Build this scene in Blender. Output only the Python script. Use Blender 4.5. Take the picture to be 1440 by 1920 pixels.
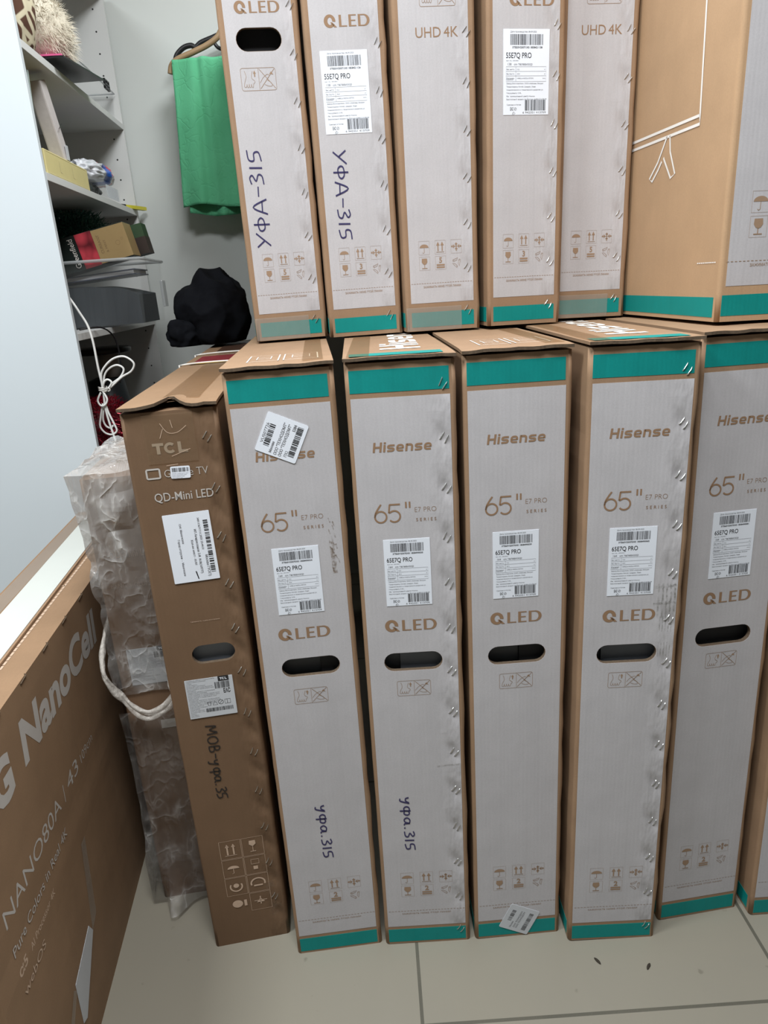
import bpy, bmesh, math, random
from mathutils import Vector, Matrix, noise as mnoise

for o in list(bpy.data.objects):
    bpy.data.objects.remove(o, do_unlink=True)
SC = bpy.context.scene
COL = SC.collection
PI = math.pi
R = math.radians
rng = random.Random(7)

# ------------------------------------------------------------------ camera
F_PX = 1332.85
PITCH, ROLL, CAM_H = R(17.774), R(-4.074), 1.1622
cd = bpy.data.cameras.new('camera')
cam = bpy.data.objects.new('camera', cd)
COL.objects.link(cam)
cd.sensor_fit = 'VERTICAL'
cd.sensor_height = 24.0
cd.lens = F_PX / 1920 * 24.0
cd.clip_start = 0.02
fw = Vector((0, math.cos(PITCH), -math.sin(PITCH)))
up0 = Vector((0, math.sin(PITCH), math.cos(PITCH)))
rt0 = Vector((1, 0, 0))
cr, sr = math.cos(ROLL), math.sin(ROLL)
rt = rt0 * cr + up0 * sr
up = -rt0 * sr + up0 * cr
cam.matrix_world = Matrix(((rt.x, up.x, -fw.x, 0), (rt.y, up.y, -fw.y, 0), (rt.z, up.z, -fw.z, CAM_H), (0, 0, 0, 1)))
SC.camera = cam

# ------------------------------------------------------------------ world, lamps, exposure
wd = bpy.data.worlds.new('world')
SC.world = wd
wd.use_nodes = True
wd.node_tree.nodes['Background'].inputs[0].default_value = (0.75, 0.85, 1, 1)
wd.node_tree.nodes['Background'].inputs[1].default_value = 0.3
SC.view_settings.view_transform = 'Standard'
SC.view_settings.look = 'None'
SC.view_settings.exposure = 0.0
SC.view_settings.gamma = 1.0
SC.view_settings.use_curve_mapping = False


def area(name, loc, aim, sx, sy, power, color):
    l = bpy.data.lights.new(name, 'AREA')
    l.shape = 'RECTANGLE'
    l.size, l.size_y = sx, sy
    l.energy = power
    l.color = color
    o = bpy.data.objects.new(name, l)
    COL.objects.link(o)
    o.location = loc
    o.rotation_euler = (Vector(aim) - Vector(loc)).to_track_quat('-Z', 'Y').to_euler()
    o['kind'] = 'structure'
    return o


CEIL = 2.75
area('ceiling_lamp_centre', (0.0, 0.18, CEIL - .03), (0.0, 0.18, 0), 0.6, 0.6, 56, (0.97, 0.985, 1.0))
area('ceiling_lamp_left', (-1.25, 0.35, CEIL - .03), (-1.25, 0.35, 0), 0.5, 0.5, 46, (0.93, 0.98, 1.0))
area('ceiling_lamp_rear', (0.15, 1.62, CEIL - .03), (0.15, 1.62, 0), 0.6, 0.6, 32, (0.95, 0.985, 1.0))


# ------------------------------------------------------------------ materials
class NT:
    def __init__(s, name):
        s.m = bpy.data.materials.new(name)
        s.m.use_nodes = True
        s.t = s.m.node_tree
        s.b = s.t.nodes['Principled BSDF']
        s.out = s.t.nodes['Material Output']

    def n(s, typ, **kw):
        nd = s.t.nodes.new(typ)
        for k, v in kw.items():
            if k.startswith('i_'):
                nd.inputs[k[2:].replace('_', ' ')].default_value = v
            else:
                setattr(nd, k, v)
        return nd

    def l(s, a, b):
        s.t.links.new(a, b)

    def math(s, op, a, b=None, c=None):
        nd = s.n('ShaderNodeMath', operation=op)
        for i, x in enumerate((a, b, c)):
            if x is None:
                continue
            if isinstance(x, (int, float)):
                nd.inputs[i].default_value = x
            else:
                s.l(x, nd.inputs[i])
        return nd.outputs[0]

    def mixc(s, fac, a, b, blend='MIX'):
        nd = s.n('ShaderNodeMix', data_type='RGBA', blend_type=blend)
        for sock, x in ((nd.inputs[0], fac), (nd.inputs[6], a), (nd.inputs[7], b)):
            if isinstance(x, (int, float)):
                sock.default_value = x
            elif isinstance(x, tuple):
                sock.default_value = (*x, 1) if len(x) == 3 else x
            else:
                s.l(x, sock)
        return nd.outputs[2]

    def noise(s, scale, detail=3, vec=None, rough=.55):
        nd = s.n('ShaderNodeTexNoise')
        nd.inputs['Scale'].default_value = scale
        nd.inputs['Detail'].default_value = detail
        nd.inputs['Roughness'].default_value = rough
        if vec:
            s.l(vec, nd.inputs['Vector'])
        return nd.outputs['Fac']

    def ramp(s, fac, a, b):
        nd = s.n('ShaderNodeMapRange')
        nd.inputs[1].default_value, nd.inputs[2].default_value = a, b
        s.l(fac, nd.inputs[0])
        return nd.outputs[0]

    def obj(s, scale=None):
        tc = s.n('ShaderNodeTexCoord')
        v = tc.outputs['Object']
        if scale:
            mp = s.n('ShaderNodeMapping')
            mp.inputs['Scale'].default_value = scale
            s.l(v, mp.inputs['Vector'])
            v = mp.outputs[0]
        return v

    def bump(s, h, strength, dist):
        nd = s.n('ShaderNodeBump')
        nd.inputs['Strength'].default_value = strength
        nd.inputs['Distance'].default_value = dist
        s.l(h, nd.inputs['Height'])
        s.l(nd.outputs[0], s.b.inputs['Normal'])

    def set(s, rough=.6, metal=0.0, spec=.5, color=None):
        s.b.inputs['Roughness'].default_value = rough
        s.b.inputs['Metallic'].default_value = metal
        s.b.inputs['Specular IOR Level'].default_value = spec
        if color is not None:
            s.b.inputs['Base Color'].default_value = (*color, 1)
        return s


def plain(name, color, rough=.6, metal=0, spec=.4, var=.12, scale=30):
    t = NT(name).set(rough, metal, spec)
    v = t.obj()
    f = t.noise(scale, 3, v)
    hi = tuple(min(1, c * (1 + var)) for c in color)
    lo = tuple(c * (1 - var) for c in color)
    t.l(t.mixc(f, lo, hi), t.b.inputs['Base Color'])
    return t.m


def board(name, color, dents=None, rough=.72, var=.1, streak=.06, spec=.3):
    """corrugated board: fine paper mottling, faint upright fluting, dimples round the staples"""
    t = NT(name).set(rough, 0, spec)
    v = t.obj()
    mott = t.noise(14, 4, v)
    fine = t.noise(420, 2, v)
    vs = t.obj((95, 30, 1.3))
    st = t.noise(1.0, 3, vs)
    c = t.mixc(t.ramp(mott, .3, .7), tuple(x * (1 - var) for x in color), tuple(min(1, x * (1 + var * .6)) for x in color))
    c = t.mixc(t.math('MULTIPLY', t.ramp(fine, .35, .75), .16), c, tuple(x * .55 for x in color))
    c = t.mixc(t.math('MULTIPLY', t.ramp(st, .45, .75), streak * 3), c, tuple(x * .8 for x in color))
    t.l(c, t.b.inputs['Base Color'])
    sx = t.n('ShaderNodeSeparateXYZ')
    t.l(v, sx.inputs[0])
    flute = t.math('SINE', t.math('MULTIPLY', sx.outputs[0], 2 * PI / .0065))
    h = t.math('MULTIPLY', flute, .012)
    h = t.math('ADD', h, t.math('MULTIPLY', t.noise(5, 3, v), .9))
    vv = t.obj((26, 26, 5))
    h = t.math('ADD', h, t.math('MULTIPLY', t.noise(1.0, 3, vv), .35))
    if dents:
        u0, z0, pitch = dents
        du = t.math('DIVIDE', t.math('SUBTRACT', sx.outputs[0], u0), .013)
        ph = t.math('DIVIDE', t.math('SUBTRACT', sx.outputs[2], z0), pitch)
        fr = t.math('SUBTRACT', ph, t.math('ROUND', ph))
        dz = t.math('DIVIDE', t.math('MULTIPLY', fr, pitch), .017)
        # long crease that slants through the staple
        sl = t.math('ADD', t.math('MULTIPLY', du, .8), dz)
        q = t.math('ADD', t.math('MULTIPLY', du, du), t.math('MULTIPLY', sl, sl))
        g = t.math('POWER', 2.718, t.math('MULTIPLY', q, -1.1))
        h = t.math('SUBTRACT', h, t.math('MULTIPLY', g, 1.7))
        near = t.math('POWER', 2.718, t.math('MULTIPLY', t.math('MULTIPLY', du, du), -.35))
        wv = t.obj((60, 60, 24))
        h = t.math('ADD', h, t.math('MULTIPLY', t.math('MULTIPLY', t.noise(1.0, 2, wv), near), 1.3))
    t.bump(h, .5, .004)
    return t.m


KRAFT = (.30, .19, .114)
M = {}
M['kraft'] = board('kraft_board', KRAFT)
M['kraft_brown'] = board('brown_kraft_board', (.165, .099, .056), dents=(.052, .06, .079), var=.06)
M['kraft_brown2'] = board('brown_kraft_board_old', (.175, .105, .062), var=.06)
M['kraft_lg'] = board('tan_kraft_board', (.265, .165, .095), var=.07)
M['kraft_orange'] = board('orange_kraft_board', (.44, .285, .165), var=.06)
GRAY = (.482, .468, .482)
M['gray'] = board('gray_print', GRAY, streak=.05, var=.05)
M['gray_low'] = board('gray_print_stapled', GRAY, dents=(.0597, .0273, .0765), streak=.05, var=.05)
M['gray_up'] = board('gray_print_stapled_small', GRAY, dents=(.051, .0345, .0753), streak=.06, var=.05)
M['edge'] = plain('board_cut_edge', (.10, .07, .045), .9, var=.5, scale=300)
M['teal'] = board('teal_print', (.0, .235, .215), streak=.1, var=.08, rough=.6)
M['ink_brown'] = plain('brown_ink', (.27, .165, .095), .75, var=.05)
M['ink_lines'] = plain('brown_line_ink', (.30, .20, .13), .75, var=.05)
M['ink_gray'] = plain('pale_grey_ink', (.47, .44, .41), .75, var=.06)
M['ink_white'] = plain('white_ink', (.75, .72, .68), .75, var=.05)
M['ink_tan'] = plain('faint_white_ink', (.52, .38, .28), .75, var=.15, scale=150)
M['ink_faint'] = plain('faded_pale_ink', (.27, .18, .115), .75, var=.1)
M['ink_black'] = plain('black_ink', (.02, .02, .022), .6, var=.1)
M['ink_small'] = plain('small_print_ink', (.13, .13, .14), .6, var=.1)
M['marker'] = plain('marker_ink', (.035, .03, .10), .5, var=.3, scale=200)
M['marker_black'] = plain('black_marker_ink', (.02, .016, .015), .5, var=.3, scale=200)
M['sticker'] = plain('white_sticker', (.76, .80, .87), .45, var=.03)
M['sticker_dull'] = plain('dull_sticker', (.52, .54, .57), .5, var=.03)
M['steel'] = plain('staple_steel', (.72, .72, .70), .28, 1.0, var=.1, scale=300)
M['foam'] = plain('shaded_foam', (.075, .08, .088), .45, var=.05)  # white foam, its colour darkened for the shade inside the grip hole
M['foam_light'] = plain('half_shaded_foam', (.15, .165, .19), .5, var=.05)  # same foam, darkened less, for the lighter side of the hole
M['dark'] = plain('hole_shade', (.03, .03, .033), .7, var=.1)  # shade deep in the grip holes, put into the colour
M['white_paint'] = plain('white_laminate', (.60, .655, .69), .4, var=.012, scale=3)
M['shelf_white'] = plain('shelf_laminate', (.62, .63, .62), .45, var=.02, scale=3)
M['black_plastic'] = plain('black_plastic', (.016, .016, .018), .35, var=.2)
M['white_cable'] = plain('white_cable_sheath', (.72, .72, .70), .4, var=.03)
M['beige_rod'] = plain('beige_rod', (.33, .22, .12), .45, var=.12)
M['string'] = plain('white_string', (.72, .70, .66), .6, var=.1)


def alpha_mat(name, color, alpha, rough=.3, noise_scale=None, lo=.0, hi=.6, spec=.6, bump=None, tint=(1, 1, 1)):
    t = NT(name).set(rough, 0, spec, color)
    tr = t.n('ShaderNodeBsdfTransparent')
    tr.inputs[0].default_value = (*tint, 1)
    mx = t.n('ShaderNodeMixShader')
    if noise_scale:
        v = t.obj()
        f = t.noise(noise_scale, 6, v, .65)
        nd = t.n('ShaderNodeMapRange')
        nd.inputs[1].default_value, nd.inputs[2].default_value = .4, .7
        nd.inputs[3].default_value, nd.inputs[4].default_value = lo, hi
        t.l(f, nd.inputs[0])
        t.l(nd.outputs[0], mx.inputs[0])
    else:
        mx.inputs[0].default_value = alpha
    if bump:
        v2 = t.obj()
        t.bump(t.noise(bump[0], 5, v2, .6), bump[1], bump[2])
    t.l(tr.outputs[0], mx.inputs[1])
    t.l(t.b.outputs[0], mx.inputs[2])
    t.l(mx.outputs[0], t.out.inputs[0])
    return t.m


M['tape'] = alpha_mat('brown_tape', (.30, .22, .15), .28, .12, bump=(60, .5, .002), tint=(.92, .85, .75))
M['tape_clear'] = alpha_mat('clear_tape', (.42, .40, .36), .32, .15, bump=(70, .5, .002))
def film_mat(name):
    """thin clear polythene: nearly invisible between creases, milky where it is gathered"""
    t = NT(name).set(.16, 0, .8, (.78, .77, .75))
    v = t.obj()
    tr = t.n('ShaderNodeBsdfTransparent')
    gl = t.n('ShaderNodeBsdfGlossy')
    gl.inputs['Roughness'].default_value = .13
    gl.inputs['Color'].default_value = (.9, .9, .9, 1)
    wv = t.noise(5, 2, v)
    off = t.mixc(.10, v, wv)

    def ridge(scale, power, vec):
        n_ = t.noise(scale, 3, vec, .5)
        r_ = t.math('SUBTRACT', 1.0, t.math('ABSOLUTE', t.math('MULTIPLY_ADD', n_, 2.0, -1.0)))
        return t.math('POWER', r_, power)
    r1 = ridge(9, 26, v)
    r2 = ridge(24, 20, t.obj((1, 1, .4)))
    patch = t.ramp(t.noise(7, 3, v), .42, .66)
    sx = t.n('ShaderNodeSeparateXYZ')
    t.l(v, sx.inputs[0])
    gather = t.ramp(sx.outputs[2], .66, .88)
    mk = t.ramp(t.noise(5.5, 2, t.obj((1, 1, .8))), .47, .60)
    a = t.math('MULTIPLY', t.math('ADD', t.math('MULTIPLY', r1, .34), t.math('MULTIPLY', r2, .26)), t.math('MULTIPLY_ADD', mk, .9, .1))  # whitish streaks in the opacity stand in for highlights along the creases
    a = t.math('ADD', a, t.math('MULTIPLY', patch, .09))
    a = t.math('ADD', a, t.math('MULTIPLY', gather, .24))
    a = t.math('MINIMUM', t.math('ADD', a, .03), .8)
    m1 = t.n('ShaderNodeMixShader')
    t.l(a, m1.inputs[0])
    t.l(tr.outputs[0], m1.inputs[1])
    t.l(t.b.outputs[0], m1.inputs[2])
    fr = t.n('ShaderNodeFresnel')
    fr.inputs['IOR'].default_value = 1.45
    m2 = t.n('ShaderNodeMixShader')
    t.l(t.math('MULTIPLY', fr.outputs[0], .55), m2.inputs[0])
    t.l(m1.outputs[0], m2.inputs[1])
    t.l(gl.outputs[0], m2.inputs[2])
    t.bump(t.math('ADD', r1, t.math('MULTIPLY', r2, .6)), .5, .004)
    bm_ = t.t.nodes['Bump'] if 'Bump' in t.t.nodes else None
    if bm_:
        t.l(bm_.outputs[0], gl.inputs['Normal'])
    t.l(m2.outputs[0], t.out.inputs[0])
    return t.m


M['film'] = film_mat('plastic_film')
M['film_thick'] = alpha_mat('gathered_film', (.62, .58, .53), .6, .3, noise_scale=60, lo=.3, hi=.8, bump=(60, .9, .006))
M['clear_plastic'] = alpha_mat('clear_plastic', (.52, .56, .56), .05, .1)
M['clear_rim'] = alpha_mat('clear_plastic_rim', (.52, .55, .56), .6, .15)
M['scuff'] = alpha_mat('scuff', (.13, .125, .08), 0, .8, noise_scale=130, lo=.0, hi=.45)
M['scuff_brown'] = alpha_mat('brown_scuff', (.22, .15, .09), 0, .8, noise_scale=200, lo=.0, hi=.7)


# ------------------------------------------------------------------ mesh helpers
def link(name, me, mat=None, parent=None, loc=None):
    o = bpy.data.objects.new(name, me)
    COL.objects.link(o)
    if mat and me is not None:
        for m in (mat if isinstance(mat, (list, tuple)) else [mat]):
            me.materials.append(m)
    if parent:
        o.parent = parent
    if loc:
        o.location = loc
    return o


def from_bm(name, bm, mat=None, parent=None, loc=None, smooth=False):
    bmesh.ops.recalc_face_normals(bm, faces=bm.faces)
    me = bpy.data.meshes.new(name)
    bm.to_mesh(me)
    bm.free()
    if smooth:
        for p in me.polygons:
            p.use_smooth = True
    return link(name, me, mat, parent, loc)


def tag(o, label, cat, group=None, kind=None):
    o['label'] = label
    o['category'] = cat
    if group:
        o['group'] = group
    if kind:
        o['kind'] = kind
    return o


def empty(name, loc, rot=(0, 0, 0)):
    o = bpy.data.objects.new(name, None)
    COL.objects.link(o)
    o.empty_display_size = .05
    o.location = loc
    o.rotation_euler = rot
    return o


def struct(o):
    o['kind'] = 'structure'
    return o


def box(bm, x0, x1, y0, y1, z0, z1, mi=0, bevel=0.0):
    vs = [bm.verts.new((x, y, z)) for z in (z0, z1) for y in (y0, y1) for x in (x0, x1)]
    fs = []
    for idx in ((0, 1, 3, 2), (4, 6, 7, 5), (0, 4, 5, 1), (2, 3, 7, 6), (0, 2, 6, 4), (1, 5, 7, 3)):
        f = bm.faces.new([vs[i] for i in idx])
        f.material_index = mi
        fs.append(f)
    if bevel:
        es = set(e for f in fs for e in f.edges)
        bmesh.ops.bevel(bm, geom=list(es), offset=bevel, segments=2, affect='EDGES', profile=.6)
    return vs


def bx(name, mat, parent, x0, x1, y0, y1, z0, z1, bevel=0.0):
    bm = bmesh.new()
    box(bm, x0, x1, y0, y1, z0, z1, bevel=bevel)
    return from_bm(name, bm, mat, parent)


def tube(bm, pts, r, seg=8, closed=False, cap=True):
    pts = [Vector(p) for p in pts]
    n = len(pts)
    rings = []
    nrm = None
    for i, p in enumerate(pts):
        a = pts[(i - 1) % n] if (closed or i > 0) else p
        b = pts[(i + 1) % n] if (closed or i < n - 1) else p
        t = (b - a).normalized()
        if nrm is None:
            nrm = t.orthogonal().normalized()
        nrm = (nrm - t * nrm.dot(t)).normalized()
        bn = t.cross(nrm)
        rr = r[i] if isinstance(r, (list, tuple)) else r
        rings.append([bm.verts.new(p + (nrm * math.cos(2 * PI * k / seg) + bn * math.sin(2 * PI * k / seg)) * rr) for k in range(seg)])
    m = n if closed else n - 1
    for i in range(m):
        A, B = rings[i], rings[(i + 1) % n]
        for k in range(seg):
            bm.faces.new((A[k], A[(k + 1) % seg], B[(k + 1) % seg], B[k]))
    if cap and not closed:
        bm.faces.new(rings[0][::-1])
        bm.faces.new(rings[-1])


def spline(pts, n=10):
    pts = [Vector(p) for p in pts]
    out = []
    for i in range(len(pts) - 1):
        p0 = pts[max(i - 1, 0)]
        p1, p2 = pts[i], pts[i + 1]
        p3 = pts[min(i + 2, len(pts) - 1)]
        for k in range(n):
            t = k / n
            out.append(.5 * ((2 * p1) + (p2 - p0) * t + (2 * p0 - 5 * p1 + 4 * p2 - p3) * t * t + (3 * p1 - p0 - 3 * p2 + p3) * t ** 3))
    out.append(pts[-1])
    return out


# ---- flat lettering / printing in a (u, z) plane
FT = bpy.data.curves.new('lettering', 'FONT')
FO = bpy.data.objects.new('lettering', FT)
COL.objects.link(FO)
_tc = {}


def glyphs(s, weight=0.0, res=3):
    key = (s, weight, res)
    if key not in _tc:
        FT.body = s
        FT.offset = weight
        FT.resolution_u = res
        bpy.context.view_layer.update()
        dg = bpy.context.evaluated_depsgraph_get()
        me = bpy.data.meshes.new_from_object(FO.evaluated_get(dg), depsgraph=dg)
        vs = [(v.co.x, v.co.y) for v in me.vertices]
        ps = [tuple(p.vertices) for p in me.polygons]
        bpy.data.meshes.remove(me)
        _tc[key] = (vs, ps)
    return _tc[key]


class Ink:
    def __init__(s):
        s.v, s.f = [], []

    def poly(s, pts):
        b = len(s.v)
        s.v += [tuple(p) for p in pts]
        s.f.append(tuple(range(b, b + len(pts))))
        return s

    def rect(s, u0, z0, u1, z1):
        return s.poly([(u0, z0), (u1, z0), (u1, z1), (u0, z1)])

    def frame(s, u0, z0, u1, z1, t, r=0):
        if r <= 0:
            return s.line([(u0, z0), (u1, z0), (u1, z1), (u0, z1), (u0, z0)], t)
        pts = []
        for cx, cz, a0 in ((u1 - r, z1 - r, 0), (u0 + r, z1 - r, 90), (u0 + r, z0 + r, 180), (u1 - r, z0 + r, 270)):
            for k in range(5):
                a = R(a0 + k * 22.5)
                pts.append((cx + r * math.cos(a), cz + r * math.sin(a)))
        return s.line(pts + [pts[0]], t)

    def line(s, pts, w):
        n = len(pts)
        closed = n > 2 and abs(pts[0][0] - pts[-1][0]) + abs(pts[0][1] - pts[-1][1]) < 1e-9
        L = []
        for i in range(n):
            if closed and i in (0, n - 1):
                a, b = pts[-2], pts[1]
            else:
                a, b = pts[max(i - 1, 0)], pts[min(i + 1, n - 1)]
            dx, dz = b[0] - a[0], b[1] - a[1]
            d = math.hypot(dx, dz) or 1
            L.append((pts[i], (-dz / d * w / 2, dx / d * w / 2)))
        for (p, q), (p2, q2) in zip(L[:-1], L[1:]):
            s.poly([(p[0] + q[0], p[1] + q[1]), (p[0] - q[0], p[1] - q[1]), (p2[0] - q2[0], p2[1] - q2[1]), (p2[0] + q2[0], p2[1] + q2[1])])
        return s

    def disc(s, u, z, ru, rz=None, a0=0, a1=360, n=20):
        rz = rz or ru
        return s.poly([(u + ru * math.cos(R(a0 + (a1 - a0) * k / n)), z + rz * math.sin(R(a0 + (a1 - a0) * k / n))) for k in range(n + (0 if a1 - a0 >= 360 else 1))])

    def ring(s, u, z, r, w, a0=0, a1=360, n=28, rz=None):
        rz = rz or r
        return s.line([(u + r * math.cos(R(a0 + (a1 - a0) * k / n)), z + rz * math.sin(R(a0 + (a1 - a0) * k / n))) for k in range(n + 1)], w)

    def text(s, t, u, z, h, width=None, weight=0.0, shear=0.0, res=3, rot=0, align='l'):
        """cap height h; squeezed or stretched to `width` when given; rot in degrees"""
        vs, ps = glyphs(t, weight, res)
        if not vs:
            return s
        k = h / .682
        x0, x1 = min(v[0] for v in vs), max(v[0] for v in vs)
        sx = k if width is None else width / max(x1 - x0, 1e-6)
        off = -x0 * sx - (0 if align == 'l' else (x1 - x0) * sx * (.5 if align == 'c' else 1))
        c, sn = math.cos(R(rot)), math.sin(R(rot))
        b = len(s.v)
        for x, y in vs:
            X = x * sx + off + shear * y * k
            Y = y * k
            s.v.append((u + X * c - Y * sn, z + X * sn + Y * c))
        s.f += [tuple(i + b for i in p) for p in ps]
        return s

    def barcode(s, u0, z0, u1, z1, seed, n=60, vert=True):
        r = random.Random(seed)
        ws = [r.choice((1, 1, 1, 2, 2, 3)) for _ in range(n)]
        T = sum(ws)
        p = 0
        for i, w in enumerate(ws):
            if i % 2 == 0:
                if vert:
                    s.rect(u0 + (u1 - u0) * p / T, z0, u0 + (u1 - u0) * (p + w) / T, z1)
                else:
                    s.rect(u0, z0 + (z1 - z0) * p / T, u1, z0 + (z1 - z0) * (p + w) / T)
            p += w
        return s

    def shift(s, u, z, rot=0, k=1):
        c, sn = math.cos(R(rot)) * k, math.sin(R(rot)) * k
        s.v = [(u + a * c - b * sn, z + a * sn + b * c) for a, b in s.v]
        return s

    def mesh(s, name, y=-.0007, fn=None):
        fn = fn or (lambda u, z: (u, y, z))
        me = bpy.data.meshes.new(name)
        me.from_pydata([fn(u, z) for u, z in s.v], [], s.f)
        return me

    def build(s, name, mat, parent, y=-.0007, fn=None):
        return link(name, s.mesh(name, y, fn), mat, parent)


# ---- felt-pen letters as strokes in a 0..1 high cell: (advance, strokes)
GL = {
    'У': (.75, [[(.0, 1), (.32, .42)], [(.72, 1.02), (.05, -.02)]]),
    'Ф': (.85, [[(.42, 1.1), (.40, -.1)], [(.42, .78), (.15, .7), (.08, .5), (.2, .3), (.42, .28), (.66, .36), (.74, .55), (.62, .73), (.42, .78)]]),
    'А': (.85, [[(.0, -.05), (.38, 1.0), (.75, -.05)], [(.12, .34), (.68, .30)]]),
    '-': (.65, [[(.05, .5), (.55, .46)]]),
    '3': (.65, [[(.05, .9), (.35, 1.0), (.48, .8), (.2, .55), (.5, .35), (.42, .08), (.02, .0)]]),
    '1': (.35, [[(.15, .95), (.12, .0)]]),
    '5': (.7, [[(.62, 1.0), (.15, .92), (.1, .55), (.45, .5), (.48, .15), (.05, .0)]]),
    'у': (.75, [[(.05, .62), (.12, .32), (.32, .3), (.5, .62)], [(.55, .66), (.42, .1), (.28, -.28), (.1, -.25)]]),
    'ф': (.95, [[(.45, .62), (.2, .6), (.08, .35), (.2, .08), (.42, .15), (.46, .6)], [(.46, .75), (.43, -.35)], [(.46, .5), (.68, .62), (.82, .4), (.7, .08), (.46, .12)]]),
    'а': (.75, [[(.55, .55), (.25, .62), (.05, .35), (.18, .05), (.42, .15), (.55, .58)], [(.55, .6), (.56, .1), (.7, .02)]]),
    '.': (.5, [[(.15, .12), (.22, .0)]]),
    'М': (1.05, [[(.0, -.05), (.12, .95), (.42, .3), (.75, 1.0), (.85, .0)]]),
    'О': (.9, [[(.4, .95), (.1, .75), (.05, .3), (.3, .0), (.65, .12), (.75, .6), (.6, .9), (.4, .95)]]),
    'В': (.8, [[(.1, .0), (.15, .95), (.5, .9), (.5, .6), (.15, .5), (.6, .4), (.58, .05), (.1, .0)]]),
}


def pen(s, size, w):
    k = Ink()
    x = 0
    r = random.Random(len(s) * 13 + 5)
    for ch in s:
        adv, st = GL[ch]
        for line in st:
            p3 = spline([(x + a, b, 0) for a, b in line], 5) if len(line) > 2 else [Vector((x + a, b, 0)) for a, b in line]
            k.line([(p.x * size, p.y * size) for p in p3], w)
        x += adv + r.uniform(-.05, .08)
    return k, x * size


# ------------------------------------------------------------------ cartons
def footprint(w, L, shear, r=.006, seg=4):
    """front-left, round the front corners; depth runs to +y, leaning sideways by `shear`"""
    pts = []
    for k in range(seg + 1):
        a = R(180 + 90 * k / seg)
        pts.append((-w / 2 + r + r * math.cos(a), r + r * math.sin(a)))
    for k in range(seg + 1):
        a = R(270 + 90 * k / seg)
        pts.append((w / 2 - r + r * math.cos(a), r + r * math.sin(a)))
    pts += [(w / 2 + shear * L, L), (-w / 2 + shear * L, L)]
    return [(x + shear * y if y < L else x, y) for x, y in pts]


def carton_body(w, h, L, shear, hole=None, wave=0.0, seed=1, parent=None, mat=None, name='carton_body'):
    """board shell with rounded upright creases, a cut grip hole with thickness and a slightly knocked outline"""
    r, seg = .006, 4
    fp = footprint(w, L, shear, r, seg)
    rr = random.Random(seed)
    bm = bmesh.new()
    nz = max(2, int(h / .0382) if wave else 2)
    zs = [h * i / (nz - 1) for i in range(nz)]
    rows = []
    for i, z in enumerate(zs):
        row = []
        jl = rr.uniform(-wave, wave) * .3
        jr = rr.uniform(-wave, wave)
        if i in (0, nz - 1):
            jl = jr = 0
        for k, (x, y) in enumerate(fp):
            j = jl if k <= seg else (jr if k <= 2 * seg + 1 else 0)
            row.append(bm.verts.new((x + j, y, z)))
        rows.append(row)
    n = len(fp)
    for a, b in zip(rows[:-1], rows[1:]):
        for k in range(n):
            k2 = (k + 1) % n
            if k == seg:
                continue                      # front panel comes below
            f = bm.faces.new((a[k], a[k2], b[k2], b[k]))
            f.smooth = k != n - 2 and k < 2 * seg + 1
    bm.faces.new(rows[0][::-1])
    bm.faces.new(rows[-1])
    loop = [r_[seg] for r_ in rows] + [r_[seg + 1] for r_ in rows[::-1]]
    es = []
    for i in range(len(loop)):
        a, b = loop[i], loop[(i + 1) % len(loop)]
        e = bm.edges.get((a, b)) or bm.edges.new((a, b))
        es.append(e)
    if hole:
        u, z, hw, hh = hole
        rad = hh / 2
        ring = []
        for s_, a0 in ((1, -90), (-1, 90)):
            for k in range(11):
                a = R(a0 + 18 * k)
                ring.append((u + s_ * (hw / 2 - rad) + rad * math.cos(a), z + rad * math.sin(a)))
        hv = [bm.verts.new((x, 0, zz)) for x, zz in ring]
        hv2 = [bm.verts.new((x * 1, .007, zz)) for x, zz in ring]
        for i in range(len(hv)):
            j = (i + 1) % len(hv)
            es.append(bm.edges.new((hv[i], hv[j])))
            f = bm.faces.new((hv[i], hv[j], hv2[j], hv2[i]))
            f.material_index = 1
    bmesh.ops.triangle_fill(bm, use_beauty=True, edges=es)
    return from_bm(name, bm, [mat or M['kraft'], M['edge']], parent)


def hole_panel(name, mat, parent, u0, z0, u1, z1, y=-.0004, hole=None, grow=.0004):
    """thin printed layer on the front, cut round the grip hole"""
    bm = bmesh.new()
    vs = [bm.verts.new((a, y, b)) for a, b in ((u0, z0), (u1, z0), (u1, z1), (u0, z1))]
    es = [bm.edges.new((vs[i], vs[(i + 1) % 4])) for i in range(4)]
    if hole:
        u, z, hw, hh = hole
        rad = hh / 2 + grow
        hv = []
        for s_, a0 in ((1, -90), (-1, 90)):
            for k in range(11):
                a = R(a0 + 18 * k)
                hv.append(bm.verts.new((u + s_ * (hw / 2 - hh / 2) + rad * math.cos(a), y, z + rad * math.sin(a))))
        es += [bm.edges.new((hv[i], hv[(i + 1) % len(hv)])) for i in range(len(hv))]
    bmesh.ops.triangle_fill(bm, use_beauty=True, edges=es)
    fs = bm.faces[:]
    ex = bmesh.ops.extrude_face_region(bm, geom=fs)
    bmesh.ops.translate(bm, verts=[v for v in ex['geom'] if isinstance(v, bmesh.types.BMVert)], vec=(0, -y - .00005, 0))
    return from_bm(name, bm, mat, parent)


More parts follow.
